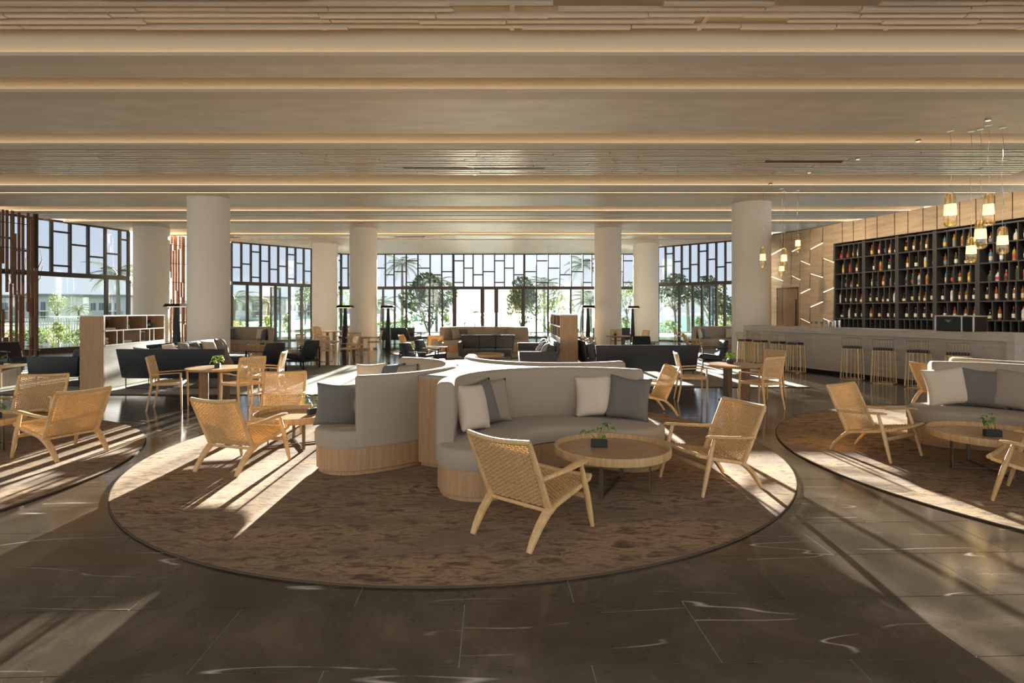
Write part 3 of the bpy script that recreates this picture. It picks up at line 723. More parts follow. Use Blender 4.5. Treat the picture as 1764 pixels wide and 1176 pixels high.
def trefoil(hx, hy, phi, names, z=RT, dirs=(180,-60,60)):
    t = empty('banquette_core', (hx,hy,z), R(phi), 'wood and fabric core joining the three curved sofas ' + names[3], 'sofa base', 'cores of the banquette islands')
    poly = []; tt = 41; r = LR+.006
    for dk in (60,180,300):
        for i in range(17):
            s = -tt+2*tt*i/16; p = Vector((LD-r*math.cos(R(s)), r*math.sin(R(s)))); a = R(dk); poly.append((p.x*math.cos(a)-p.y*math.sin(a), p.x*math.sin(a)+p.y*math.cos(a)))
    MB().prism(poly, .04, .90).build('panel', M['oak_v'], t, smooth=30)
    sc = [(x*.97,y*.97) for x,y in poly]; MB().prism(sc, 0, .04).build('toe_kick', M['oak_v'], t, smooth=30)
    MB().layers([(poly,.90),(poly,.925),(sc,.935)]).build('top', M['grey_fabric'], t, smooth=30)
    out = []
    for dk, nm in zip(dirs, names):
        if nm is None: out.append(None); continue
        a = R(dk+phi); out.append(banquette(hx+LD*math.cos(a), hy+LD*math.sin(a), dk+phi+180, nm, 'curved banquettes', z))
    return out
trefoil(-.24, 6.72, 0, ['grey curved sofa turned away, with one dark cushion on its end',
    'grey curved sofa with four cushions behind the round tray table', 'grey curved sofa showing only its backrest behind the front sofa', 'in the middle of the foreground rug'])
trefoil(6.77, 6.30, 10, ['grey curved sofa with three cushions before the bar', None, 'curved sofa showing a strip of backrest before the bar stools', 'on the rug before the bar'])
banquette(-1.15, 22.6, 90, 'wide grey curved sofa far back before the central doors', 'far curved sofas', scale=1.5)
banquette(-10.95, 22.6, 80, 'grey curved sofa with dark and cream cushions under the sea side window', 'far curved sofas', scale=1.05)
banquette(8.95, 23.6, 100, 'beige grey curved sofa with three cushions beyond the bar end column', 'far curved sofas', scale=1.1)

# ------------------------------------------------------------------ cushions
def cushion_mesh(name, mt, w=.46, d=.15, seed=0):
    rnd = random.Random(seed); n = 14; m = MB(); v = []; f = []
    ph = [rnd.uniform(0,6) for _ in range(6)]
    for s in (1,-1):
        for i in range(n+1):
            for j in range(n+1):
                u, q = i/n*2-1, j/n*2-1
                pinch = 1-.10*(1-abs(u)**2.0)*abs(q)**3-.0
                pin2 = 1-.10*(1-abs(q)**2.0)*abs(u)**3
                th = d/2*((1-abs(u)**2.6)*(1-abs(q)**2.6))**.55
                wr = .006*math.sin(5*u+3*q+ph[0])*math.sin(4*q-2*u+ph[1])*(1-u*u)*(1-q*q)
                sag = -.012*(1-abs(u))*(q < 0)
                v.append((w/2*u*pin2*(1-.03*(q)), s*(th+wr*1.2)+.01*math.sin(3*u+ph[2]), w/2*q*pinch+w/2))
    N1 = (n+1)**2
    for s in (0,1):
        for i in range(n):
            for j in range(n):
                a = s*N1+i*(n+1)+j; f.append((a,a+1,a+n+2,a+n+1) if s else (a,a+n+1,a+n+2,a+1))
    m.add(v, f)
    me = m.mesh(name, mt, smooth=0)
    bm = bmesh.new(); bm.from_mesh(me); bmesh.ops.remove_doubles(bm, verts=bm.verts, dist=1e-4); bmesh.ops.recalc_face_normals(bm, faces=bm.faces); bm.to_mesh(me); bm.free()
    me.shade_smooth(); return me
CM = {k: cushion_mesh('cushion_cover', M[k], seed=i) for i, k in enumerate(('cream','sage','taupe','slate','dove','char'))}
def cushion(x, y, z, face, col, label, lean=14, roll=0, s=1, group='loose cushions'):
    """face: direction in degrees the front looks to"""
    t = empty('cushion', (x,y,z), 0, label, 'cushion', group)
    c = link('cushion_cover', CM[col], t)
    c.rotation_euler = Matrix.Rotation(R(face-90),4,'Z').to_euler() if 0 else (Matrix.Rotation(R(face-90),4,'Z') @ Matrix.Rotation(R(lean),4,'X') @ Matrix.Rotation(R(roll),4,'Y')).to_euler()
    c.scale = (s,s,s); return t
def on_lobe(cx, cy, a, r=1.0): return cx+r*math.cos(R(a)), cy+r*math.sin(R(a))
ZS = RT+.43
fx, fy = -.24+LD*.5, 6.72-LD*.866
for a, col, lb, fa, r, roll in [(166,'cream','cream cushion leaning at the near end of the front curved sofa',-30,.98,-6),(152,'sage','grey green cushion between a cream and a grey one on the front curved sofa',-38,.99,4),(141,'taupe','grey cushion last of three leaning together on the front curved sofa',-50,1.02,-3),
        (72,'cream','cream cushion beside a dark one at the table side end of the front curved sofa',262,1.02,4),(54,'sage','dark grey green cushion at the table side end of the front curved sofa',246,1.02,-4)]:
    x, y = on_lobe(fx, fy, a, r); cushion(x, y, ZS+.005, fa, col, lb, 16, roll, 1.02)
lx, ly = -.24-LD, 6.72
for a, col, lb, fa in [(-79,'sage','dark grey cushion standing on the end of the turned away curved sofa',110),(62,'taupe','taupe cushion low inside the turned away curved sofa',235),(74,'slate','slate cushion low inside the turned away curved sofa',250),(88,'cream','beige cushion low inside the turned away curved sofa',265)]:
    x, y = on_lobe(lx, ly, a, 1.0); cushion(x, y, ZS+.005, fa, col, lb, 14, 3)
bx_, by_ = 6.77+LD*math.cos(R(190)), 6.30+LD*math.sin(R(190))
for a, col, lb, fa, ro in [(72,'cream','cream cushion at the end of the curved sofa before the bar',250,9),(56,'sage','grey green cushion between cream and taupe on the sofa before the bar',238,-4),(40,'taupe','taupe cushion with piping on the curved sofa before the bar',224,-6)]:
    x, y = on_lobe(bx_, by_, a, 1.0); cushion(x, y, ZS+.005, fa, col, lb, 18, ro, 1.05)
for cx, cy, s, lst in [(-1.15,22.6,1.5,[(140,'taupe'),(125,'slate'),(60,'dove')]),(-10.95,22.6,1.05,[(140,'cream'),(128,'slate'),(60,'cream'),(46,'slate')]),(8.95,23.6,1.1,[(150,'cream'),(135,'slate'),(122,'dove'),(62,'cream')])]:
    for a, col in lst:
        x, y = on_lobe(cx, cy, a, .98*s); where = {-1.15:'wide grey curved sofa far back',-10.95:'curved sofa under the sea side window',8.95:'curved sofa beyond the bar end column'}[cx]
        cushion(x, y, ZS+.005, a+180, col, '%s cushion on the %s, %s' % ({'dove':'grey beige'}.get(col,col), where, 'near its open middle' if 55 < a < 130 and a != 60 else 'by its end'), 12, 3)

# ------------------------------------------------------------------ woven chairs
def weave(m, Sf, nu, nv, r=.0042, amp=.0045, pair=True):
    """Sf(u,v) -> (point, normal); cords along u woven over posts along v"""
    for i in range(nu):
        u = (i+.5)/nu; path = [Sf(u, k/6)[0] for k in range(7)]; nn = Sf(u,.5)[1]
        m.tube(path, (r*.9, r*.6), 4, up=nn, caps=False)
    for j in range(nv):
        v = (j+.5)/nv; path = []
        for i in range(nu*2+1):
            u = i/(nu*2); p, nn = Sf(u, v); ph = 0 if i % 2 == 0 else (1 if (i//2+j) % 2 else -1)
            path.append(Vector(p)+Vector(nn)*amp*1.5*ph)
        m.tube(path, (r*1.12, r*.75), 4, up=Sf(.5,v)[1], caps=False)
def lounge_proto():
    t = empty('woven_lounge_chair'); A = M['ash']
    for s in (-1,1):
        MB().tube([(s*.255,-.335,0),(s*.257,-.29,.07),(s*.26,-.225,.15),(s*.263,-.15,.215),(s*.266,-.09,.25)], [(.014,.018),(.016,.026),(.017,.031),(.018,.034),(.018,.036)], 10, up=(1,0,0), square=True).build('rear_leg', A, t)
        MB().tube([(s*.264,-.15,.225),(s*.266,-.08,.25),(s*.27,.05,.275),(s*.275,.2,.305),(s*.28,.36,.345)], [(.015,.028),(.016,.03),(.016,.024),(.016,.021),(.014,.016)], 10, up=(1,0,0), square=True).build('side_rail', A, t)
        MB().tube([(s*.264,-.125,.235),(s*.268,-.18,.35),(s*.272,-.25,.5),(s*.275,-.32,.65),(s*.277,-.355,.725)], [(.016,.026),(.015,.021),(.015,.019),(.014,.017),(.012,.013)], 10, up=(1,0,0), square=True).build('back_stile', A, t)
        MB().tube([(s*.318,.345,0),(s*.314,.315,.12),(s*.31,.28,.26),(s*.306,.245,.38),(s*.304,.21,.495)], [(.013,.016),(.018,.023),(.021,.026),(.018,.021),(.014,.016)], 10, up=(1,0,0)).build('front_leg', A, t)
        MB().tube([(s*.285,-.235,.462),(s*.292,-.12,.468),(s*.305,.04,.482),(s*.312,.16,.497),(s*.314,.26,.508),(s*.312,.30,.508)], [(.017,.018),(.023,.015),(.036,.013),(.044,.013),(.038,.012),(.02,.008)], 12, up=(0,0,1)).build('armrest', A, t)
    MB().tube([(-.31,.285,.235),(0,.285,.235),(.31,.285,.235)], [(.018,.011),(.022,.011),(.018,.011)], 8, up=(0,1,0), square=True).build('stretcher', A, t)
    MB().tube([(-.265,-.135,.225),(.265,-.135,.225)], .014, 8).build('rear_crossbar', A, t)
    MB().tube([(-.277+.554*k/8, -.355-.035*math.sin(PI*k/8), .728-.012*math.sin(PI*k/8)) for k in range(9)], (.016,.02), 10, up=(0,-.4,1)).build('top_rail', M['cord'], t)
    MB().tube([(-.285+.57*k/8, .37, .358-.01*math.sin(PI*k/8)) for k in range(9)], (.022,.02), 10, up=(0,0,1)).build('front_rail', M['cord'], t)
    def back(u, v):
        y = -.125-.232*v; z = .245+.475*v; b = math.sin(PI*u); w = .262+.008*v
        return Vector((-w+2*w*u, y-.035*b*v, z-.012*b*v)), Vector((0,.9,.43)).normalized()
    def seat(u, v):
        b = math.sin(PI*u); return Vector((-.272+.544*u, -.11+.475*v, .262+.095*v-.022*b*(1-.6*v))), Vector((0,-.2,.98))
    m = MB(); weave(m, back, 22, 34, .0056); m.build('woven_back', M['cord'], t, smooth=60, kind='stuff')
    m = MB(); weave(m, seat, 22, 32, .0056); m.build('woven_seat', M['cord'], t, smooth=60, kind='stuff')
    return t
lounge = Maker(lounge_proto)
def head(f, r): return math.degrees(math.atan2(f[1]-r[1], f[0]-r[0]))
G1 = 'low woven lounge chairs'
lounge((.13,4.15,RT), 50, 'woven cord lounge chair alone in front of the round tray table, back turned', 'chair', G1)
lounge((1.85,5.27,RT), 199, 'woven cord lounge chair at the side of the front curved sofa and tray table', 'chair', G1)
lounge((-2.79,5.86,RT), 72, 'woven cord lounge chair casting long shadows on the foreground rug', 'chair', G1)
lounge((-3.14,7.72,RT), 282, 'woven cord lounge chair facing the tray table in front of the dining chairs', 'chair', G1)
lounge((-5.00,6.35,RT), 158, 'woven cord lounge chair with its back to the foreground rug, beside a matching chair', 'chair', G1)
lounge((-6.25,7.40,RT), 288, 'woven cord lounge chair between the tray table and the dark corner sofa', 'chair', G1)
lounge((4.06,6.40,RT), 300, 'woven cord lounge chair on the bar side rug, seen from the side', 'chair', G1)
lounge((4.50,4.72,RT), 130, 'woven cord lounge chair cut off by the frame, before the bar side tray table', 'chair', G1)
lounge((7.22,9.55,RT if 0 else 0.014), 12, 'woven cord lounge chair half hidden behind the curved sofa before the bar', 'chair', G1)
lounge((2.16,8.88,RT), 188, 'woven cord lounge chair peeking out behind the front curved sofa', 'chair', G1)
lounge((-10.6,20.25,RT), 20, 'woven cord lounge chair before the curved sofa under the sea side window', 'chair', G1)
lounge((-3.75,20.9,RT), -10, 'woven cord lounge chair behind two black armchairs', 'chair', G1)
lounge((-2.75,20.1,RT), 270, 'woven cord lounge chair facing the black armchairs', 'chair', G1)
lounge((7.15,22.6,RT), -5, 'woven cord lounge chair before the curved sofa beyond the bar end column', 'chair', G1)

def dining_proto():
    t = empty('cane_dining_chair'); A = M['oak']
    for s in (-1,1):
        MB().tube([(s*.235,-.27,0),(s*.222,-.225,.25),(s*.215,-.20,.45)], [(.011,.012),(.016,.019),(.018,.022)], 8, up=(1,0,0), square=True).build('leg', A, t)
        MB().tube([(s*.25,.235,0),(s*.245,.228,.3),(s*.24,.22,.60)], [(.011,.012),(.016,.017),(.015,.015)], 8, up=(1,0,0), square=True).build('leg', A, t)
        MB().tube([(s*.215,-.20,.45),(s*.218,-.215,.6),(s*.222,-.255,.78),(s*.222,-.275,.865)], [(.017,.024),(.016,.02),(.014,.018),(.012,.014)], 8, up=(1,0,0), square=True).build('back_stile', A, t)
        MB().tube([(s*.222,-.215,.585),(s*.236,-.05,.595),(s*.242,.12,.603),(s*.24,.235,.605)], [(.012,.014),(.014,.011),(.015,.010),(.014,.009)], 8, up=(0,0,1)).build('armrest', A, t)
        MB().tube([(s*.215,-.2,.43),(s*.24,.22,.43)], (.013,.024), 8, up=(0,0,1), square=True).build('seat_rail', A, t)
    for y, w in ((-.2,.215),(.22,.24)): MB().tube([(-w,y,.43),(w,y,.43)], (.013,.024), 8, up=(0,0,1), square=True).build('seat_rail', A, t)
    MB().tube([(-.222,-.275,.855),(0,-.30,.855),(.222,-.275,.855)], (.012,.02), 8, up=(0,0,1), square=True).build('top_rail', A, t)
    MB().tube([(-.217,-.207,.52),(.217,-.207,.52)], (.012,.014), 8, up=(0,0,1), square=True).build('lower_rail', A, t)
    def back(u, v): return Vector((-.205+.41*u, -.207-.072*v-.02*math.sin(PI*u)*v, .53+.32*v)), Vector((0,.97,.2))
    def seat(u, v): w = .21+.02*v; return Vector((-w+2*w*u, -.19+.40*v, .45-.008*math.sin(PI*u))), Vector((0,0,1))
    m = MB(); weave(m, back, 15, 26, .0042, .003); m.build('woven_back', M['cane'], t, smooth=60, kind='stuff')
    m = MB(); weave(m, seat, 15, 26, .0046, .003); m.build('woven_seat', M['cane'], t, smooth=60, kind='stuff')
    return t
dining = Maker(dining_proto)
G2 = 'cane dining chairs'
for x, y, h, lb in [(-5.68,9.42,19,'cane dining chair facing the round table, before the black sofa'),(-4.42,9.35,148,'cane dining chair with its back to the foreground rug at the round table'),(-4.47,10.45,190,'cane dining chair behind another at the round table near the black armchairs'),
        (3.23,10.25,-8,'cane dining chair seen from the side at the round table, before the black sofa'),(4.12,9.42,118,'cane dining chair with its back turned at the round table near the bar stools'),(4.78,10.75,205,'cane dining chair partly hidden behind another at the table near the bar stools'),
        (-5.72,17.35,92,'cane dining chair with its back turned before the far round table on shiny floor'),(-5.2,18.15,165,'cane dining chair at the side of the far round table on shiny floor'),(-6.75,18.75,-20,'cane dining chair across the far round table behind the armchairs'),
        (-5.62,20.35,100,'cane dining chair before the table at the white column with a plant'),(-5.35,22.15,200,'cane dining chair seen from the side in front of a white column'),
        (5.08,22.5,200,'cane dining chair by the table between the floor lamps, turned to the window'),(4.3,23.35,265,'cane dining chair behind the table with the leafy plant between floor lamps'),(2.95,22.1,10,'cane dining chair next to the floor lamp behind the shelf divider'),
        (-9.1,27.2,60,'far cane chair with its back turned below the sea side window'),(-8.2,27.6,150,'far cane chair at the table by the far column'),(-9.6,28.3,-30,'far cane chair across the table by the far column'),
        (8.1,27.4,0,'far cane armchair in front of the far column beyond the lamps'),(9.6,27.0,120,'far cane chair with its back turned beyond the lamps'),(10.18,28.1,200,'far cane chair nearest the window beyond the lamps')]:
    dining((x,y,0), h, lb, 'chair', G2)

# ------------------------------------------------------------------ tables
def coffee_proto():
    t = empty('tray_table'); r = .52
    MB().lathe([(r-.03,.325),(r-.03,.344)], 48).build('tray', M['table_top'], t)
    MB().lathe([(r-.025,.318),(r-.004,.32),(r,.33),(r,.385),(r-.006,.39),(r-.02,.39),(r-.026,.385),(r-.028,.345),(r-.028,.32)], 48, ring=True).build('rim', M['oak'], t)
    for k in range(4):
        a = PI/4+k*PI/2; c, s = math.cos(a)*.34, math.sin(a)*.34
        MB().box((c,s,.16),(.035,.012,.318), rz=a+PI/2).build('leg', M['bronze'], t, smooth=0)
    for k in range(2):
        a = PI/4+k*PI/2; MB().box((0,0,.008+.0*k),(.68,.012,.014), rz=a).build('base_bar', M['bronze'], t, smooth=0); MB().box((0,0,.311),(.68,.012,.012), rz=a).build('top_bar', M['bronze'], t, smooth=0)
    return t
coffee = Maker(coffee_proto)
G3 = 'round tray tables'
coffee((.90,5.12,RT), 20, 'round wooden tray table in front of the curved sofa with four cushions', 'coffee table', G3)
coffee((-2.56,6.82,RT), 75, 'round wooden tray table lit by the sun at the end of the turned away sofa', 'coffee table', G3)
coffee((-6.15,6.42,RT), 60, 'round wooden tray table between the two lounge chairs by the dark corner sofa', 'coffee table', G3)
coffee((4.80,5.72,RT), 35, 'round wooden tray table in front of the curved sofa before the bar', 'coffee table', G3)
coffee((-9.3,21.2,RT), 30, 'far round tray table before the curved sofa under the sea side window', 'coffee table', G3)
coffee((8.75,22.5,RT), 30, 'far round tray table before the curved sofa beyond the bar end column', 'coffee table', G3)
coffee((-6.95,16.3,RT), 30, 'round tray table bright with sun beside the black armchairs', 'coffee table', G3)
coffee((-.75,16.3,RT), 30, 'round tray table in front of the grey sofas', 'coffee table', G3)
coffee((-1.2,20.7,RT), 30, 'round tray table before the wide curved sofa far back', 'coffee table', G3)
def round_proto():
    t = empty('round_dining_table'); r = .48
    MB().lathe([(r-.03,.61),(r-.004,.625),(r,.635),(r,.648),(r-.006,.655)], 40).build('table_top', M['table_top'], t)
    for k in range(3):
        a = R(90+120*k); MB().box((.2*math.cos(a),.2*math.sin(a),.305),(.02,.15,.61), rz=a+PI/2).build('slab_leg', M['walnut'] if k else M['bronze'], t, smooth=0)
    MB().lathe([(.27,0),(.27,.008)], 28).build('base', M['bronze'], t)
    return t
rtable = Maker(round_proto)
G4 = 'round dining tables'
for x, y, lb in [(-5.05,9.72,'round wooden dining table before the black sofa by the shelf unit'),(4.02,10.30,'round wooden dining table with a leafy pot near the bar stools'),(-6.05,18.35,'far round dining table on shiny floor behind the armchairs'),(-5.75,21.35,'far round dining table with a plant before a white column'),
        (4.2,22.55,'far round dining table with a plant between the floor lamps'),(-8.9,28.1,'far round dining table by the far column on the sea side'),(9.3,28.05,'far round dining table by the window beyond the lamps')]:
    rtable((x,y,0), 70 if x < 0 else 110, lb, 'table', G4)
def low_table(x, y, label):
    t = empty('low_table', (x,y,RT), R(4), label, 'table')
    MB().bx(-.45,.45,-.4,.4,.40,.44).build('table_top', M['oak'], t, bevel=.004, smooth=30)
    for sx in (-1,1):
        MB().bx(sx*.3-.02,sx*.3+.02,-.3,.3,0,.40).build('slab_leg', M['walnut'], t, smooth=0); MB().bx(sx*.40-.015,sx*.40+.015,-.36,-.33,0,.40).build('post', M['oak'], t, smooth=0)
low_table(-11.1, 12.2, 'low square wooden table with slab legs by the dark corner sofa')

# ------------------------------------------------------------------ potted plants
def leaf_mesh(L=.075, W=.04):
    m = MB(); n = 5; v = []; f = []
    for i in range(n+1):
        u = i/n; w = W/2*math.sin(PI*min(1, u**.8))*(1 if u < .99 else 0); z = .012*math.sin(PI*u)-.03*u*u
        v += [(-w,u*L,z+.35*w),(0,u*L,z),(w,u*L,z+.35*w)]
    for i in range(n): a = 3*i; f += [(a,a+1,a+4,a+3),(a+1,a+2,a+5,a+4)]
    return m.add(v,f)
LEAF = leaf_mesh().mesh('leaf', M['leaf']); LEAF2 = leaf_mesh(.06,.045).mesh('leaf', M['leaf2'])
def plant(x, y, z, kind, label, seed, rot=0, group='potted plants on tables'):
    rnd = random.Random(seed); t = empty('potted_plant', (x,y,z), R(rot), label, 'plant', group)
    if kind == 'slab': sx, sy, h = .15, .055, .065; n = 9; lf = LEAF; spread, hh, sc = .10, .15, 1.0
    else: sx, sy, h = .085, .085, .075; n = 22; lf = LEAF2; spread, hh, sc = .085, .12, .9
    MB().bx(-sx/2,sx/2,-sy/2,sy/2,0,h).build('pot', M['pot'], t, bevel=.004, smooth=30)
    MB().bx(-sx/2+.008,sx/2-.008,-sy/2+.008,sy/2-.008,h,h+.004).build('soil', M['soil'], t, smooth=0)
    for k in range(n):
        a = rnd.uniform(0,2*PI); d = rnd.uniform(.2,1)*spread; hz = h+rnd.uniform(.25,1)*hh; bx0 = rnd.uniform(-.3,.3)*sx
        tip = Vector((bx0+d*math.cos(a), d*math.sin(a)*.9, hz))
        st = MB().tube([(bx0,0,h),((bx0+tip.x)/2+.01*math.cos(a),tip.y*.35,h+(hz-h)*.65),tip], [.0028,.002,.0015], 5).build('stem', M['stem'], t)
        o = link('leaf', lf, st); o.location = tip; o.rotation_euler = (rnd.uniform(-.5,.5), rnd.uniform(-.4,.4), a-PI/2); s = rnd.uniform(.75,1.25)*sc; o.scale = (s,s,s)
zt, zd = RT+.3455, .6555
plant(.80,5.22,zt,'slab','small vine in a dark slab pot on the tray table before the front sofa',1,-5)
plant(-2.42,6.92,zt,'slab','small vine in a dark slab pot on the sunlit tray table',2,60)
plant(-6.02,6.6,zt,'slab','small vine in a dark slab pot between the lounge chairs by the corner sofa',3,55)
plant(4.78,5.66,zt,'slab','small vine in a dark slab pot on the bar side tray table',4,-8)
plant(-4.98,9.62,zd,'cube','bright green plant in a cube pot on the table by the black sofa',5,20)
plant(3.98,10.38,zd,'cube','bright green plant in a cube pot on the table near the bar stools',6,10)
plant(-11.05,12.25,RT+.4405,'slab','green plant in a slab pot on the low table by the corner sofa',7,20)
plant(-7.0,16.25,zt,'cube','bright green plant in a cube pot beside the black armchairs',8,20)
plant(-5.9,21.3,zd,'cube','green plant in a cube pot on the table before the white column',9,10)
plant(4.1,22.6,zd,'cube','green plant in a cube pot on the table between the floor lamps',10,10)
plant(8.75,22.5,zt,'slab','plant in a slab pot before the curved sofa beyond the bar end column',11,10)
plant(-9.3,21.2,zt,'slab','plant in a slab pot before the curved sofa under the sea side window',12,10)

# ------------------------------------------------------------------ straight sofas, armchairs
def sofa(x, y, heading, L, label, mt='leather', D=.98, arms=(), z=RT, bh=.82, cush='char', seats=3):
    """faces local +y; arms: 'l', 'r'"""
    t = empty('low_sofa', (x,y,z), R(heading-90), label, 'sofa', 'straight low sofas'); a = L/2; b = D/2
    m = MB(); m.loft([[(-a+.06,-b+.10,.22),(a-.06,-b+.10,.22),(a-.06,-b+.16,.22),(-a+.06,-b+.16,.22)],[(-a,-b,bh),(a,-b,bh),(a,-b+.055,bh),(-a,-b+.055,bh)]])
    m.build('back_shell', M[mt], t, bevel=.012, seg=2)
    for k in arms:
        s = -1 if k == 'l' else 1; m = MB()
        m.loft([[(s*(a-.07),-b+.12,.22),(s*(a-.07),b-.02,.22),(s*(a-.01),b-.02,.22),(s*(a-.01),-b+.12,.22)][::s],[(s*(a-.07),-b+.05,.64),(s*(a-.07),b,.64),(s*(a+.02),b,.64),(s*(a+.02),-b+.05,.64)][::s]])
        m.build('arm_shell', M[mt], t, bevel=.012, seg=2)
    MB().bx(-a+.08,a-.08,-b+.16,b-.03,.20,.25).build('seat_deck', M[mt], t, smooth=0)
    x0, x1 = -a+.09, a-.09; w = (x1-x0)/seats
    for i in range(seats):
        MB().bx(x0+i*w+.004,x0+(i+1)*w-.004,-b+.18,b-.02,.25,.42).build('seat_cushion', M[cush], t, bevel=.04, seg=3)
        c = MB().box((x0+(i+.5)*w,-b+.21,.60),(w-.012,.17,.36), M=Matrix.Rotation(R(12),3,'X')).build('back_cushion', M[cush], t, bevel=.05, seg=3)
    for s in (-1,1):
        MB().tube([(s*(a-.12),-b+.14,.2),(s*(a-.12),-b+.14,.012),(s*(a-.12),b-.1,.012),(s*(a-.12),b-.1,.2)], .012, 4, up=(1,0,0)).build('leg_frame', M['black'], t, smooth=0)
    MB().tube([(-a+.12,-b+.14,.012),(a-.12,-b+.14,.012)], .012, 4).build('base_bar', M['black'], t, smooth=0)
    return t
sofa(-7.02,12.15,90,2.22,'black leather sofa with its back turned beside the wooden shelf unit')
sofa(-7.72,14.25,0,3.0,'black leather sofa along the shelf unit, loaded with pale cushions', bh=.84)
sofa(-9.66,13.45,180,2.9,'dark sofa with low arm on the window side of the wooden shelf unit', D=1.15, arms=('l','r'))
sofa(3.12,13.55,90,2.4,'black leather sofa with its back turned behind the side-on dining chair')
sofa(2.26,15.75,0,3.2,'black leather sofa along the shelf divider behind the black back', bh=.84)
sofa(.66,15.45,180,3.9,'dark grey sofa along the other side of the shelf divider', 'char', arms=('l','r'), bh=.84)
sofa(-.78,17.95,270,1.75,'dark grey sofa facing the tray table in front of the wide curved sofa', 'char', arms=('r',), bh=.84)
sofa(-5.7,28.6,95,1.7,'far black sofa with its back turned behind the floor lamp', z=0)
sofa(-1.3,29.8,90,2.9,'far dark sofa before the open central doors', 'char', z=0)
sofa(4.9,28.4,90,1.9,'far black sofa behind the floor lamps by the bar side', z=0)
sofa(-12.9,25.6,60,1.8,'far dark sofa at the slat screen between two columns', z=0)
rndc = random.Random(5)
def scatter(pts, where, zs, face):
    names = {'dove':'grey beige','cream':'cream','taupe':'taupe','slate':'slate grey','char':'charcoal','sage':'grey green'}
    sp = ['propped at the near corner','slumped beside the corner one','leaning in the middle','crumpled past the middle','near the far end','at the far end']
    for i, (x, y, col) in enumerate(pts): cushion(x+.07*math.cos(R(face)), y+.07*math.sin(R(face)), zs, face+rndc.uniform(-25,25), col, '%s cushion %s of the %s' % (names[col], sp[i], where), rndc.uniform(18,30), rndc.uniform(-10,10), 1.0)
scatter([(-7.75,12.02,'dove'),(-7.2,12.02,'cream'),(-6.6,12.03,'dove'),(-6.15,12.05,'sage')], 'sofa with the black back', RT+.425, 90)
scatter([(-7.83,13.1,'cream'),(-7.82,13.6,'dove'),(-7.83,14.15,'slate'),(-7.82,14.7,'cream'),(-7.83,15.25,'dove'),(-7.85,15.55,'taupe')][:6], 'sofa along the shelf unit', RT+.425, 0)
scatter([(-9.5,12.45,'taupe'),(-9.48,13.1,'dove'),(-9.5,13.9,'slate')], 'window side dark sofa', RT+.425, 180)
scatter([(2.15,14.55,'dove'),(2.15,15.1,'taupe'),(2.15,15.75,'cream'),(2.15,16.4,'dove')], 'sofa along the divider', RT+.425, 0)
scatter([(.75,13.85,'dove'),(.76,14.4,'char'),(.75,14.95,'dove'),(.76,15.6,'taupe')], 'dark grey sofa along the divider', RT+.425, 180)

def armchair_proto():
    t = empty('black_armchair'); B = M['leather']; K = M['black']
    for s in (-1,1):
        MB().bx(s*.33-.014,s*.33+.014,-.36,-.33,0,.60).build('rear_post', K, t, smooth=0); MB().bx(s*.33-.014,s*.33+.014,.30,.33,0,.58).build('front_post', K, t, smooth=0)
        MB().box((s*.33,-.01,.585),(.055,.72,.022)).build('armrest', K, t, bevel=.006, smooth=30)
        MB().bx(s*.33-.012,s*.33+.012,-.34,.31,.20,.225).build('side_bar', K, t, smooth=0)
    for y in (-.345,.315): MB().bx(-.33,.33,y-.012,y+.012,.20,.225).build('cross_bar', K, t, smooth=0)
    m = MB(); m.loft([[(-.29,-.16,.30),(.29,-.16,.30),(.29,-.27,.30),(-.29,-.27,.30)],[(-.29,-.27,.62),(.29,-.27,.62),(.29,-.38,.62),(-.29,-.38,.62)],[(-.27,-.34,.80),(.27,-.34,.80),(.27,-.42,.80),(-.27,-.42,.80)]])
    m.build('backrest', B, t, bevel=.025, seg=2)
    MB().box((0,.05,.33),(.58,.60,.15), M=Matrix.Rotation(R(7),3,'X')).build('seat_cushion', B, t, bevel=.04, seg=3)
    MB().box((0,-.02,.235),(.6,.62,.03)).build('seat_sling', B, t, smooth=0)
    return t
arm = Maker(armchair_proto)
for x, y, h, lb, z in [(-6.30,14.55,152,'black leather armchair with its back turned, nearest the woven dining chairs',RT),(-5.92,16.0,160,'black leather armchair with its back turned, beside the shiny floor',RT),
        (-2.35,14.3,-15,'black leather armchair seen behind the turned away curved sofa',RT),(-2.25,15.9,-12,'black leather armchair with pale lit edges behind another armchair',RT),
        (5.55,15.9,178,'black leather armchair facing the black sofa before the bar stools',RT),(4.15,18.1,262,'black leather armchair showing only its back above the black sofa',RT),
        (-12.75,14.6,-20,'dark armchair beside the wooden screen and low table',RT),(-4.75,27.6,10,'far black armchair in front of the central windows',0),(2.75,26.9,170,'far black armchair just behind the shelf divider',0)]:
    arm((x,y,z), h, lb, 'armchair', 'black leather armchairs')

# ------------------------------------------------------------------ floor lamps
def lamp(x, y, label):
    t = empty('floor_lamp', (x,y,0), R(random.uniform(-4,4)), label, 'floor lamp', 'black floor lamps')
    m = MB(); m.loft([[(-.11,-.11,.03),(.11,-.11,.03),(.11,.11,.03),(-.11,.11,.03)],[(-.05,-.05,1.76),(.05,-.05,1.76),(.05,.05,1.76),(-.05,.05,1.76)]]); m.build('post', M['black'], t, smooth=0)
    MB().bx(-.15,.15,-.15,.15,0,.03).build('base', M['black'], t, smooth=0)
    m = MB(); m.loft([[(-.29,-.29,1.775),(.29,-.29,1.775),(.29,.29,1.775),(-.29,.29,1.775)],[(-.24,-.24,1.87),(.24,-.24,1.87),(.24,.24,1.87),(-.24,.24,1.87)]]); m.build('shade', M['black'], t, smooth=0)
    MB().bx(-.2,.2,-.2,.2,1.76,1.775).build('diffuser', M['frost'], t, smooth=0)
lamp(-11.2,19.0,'black floor lamp between the slat screen and the shelf unit')
lamp(-6.8,23.0+.2,'black floor lamp right beside a white column, behind the dining tables')
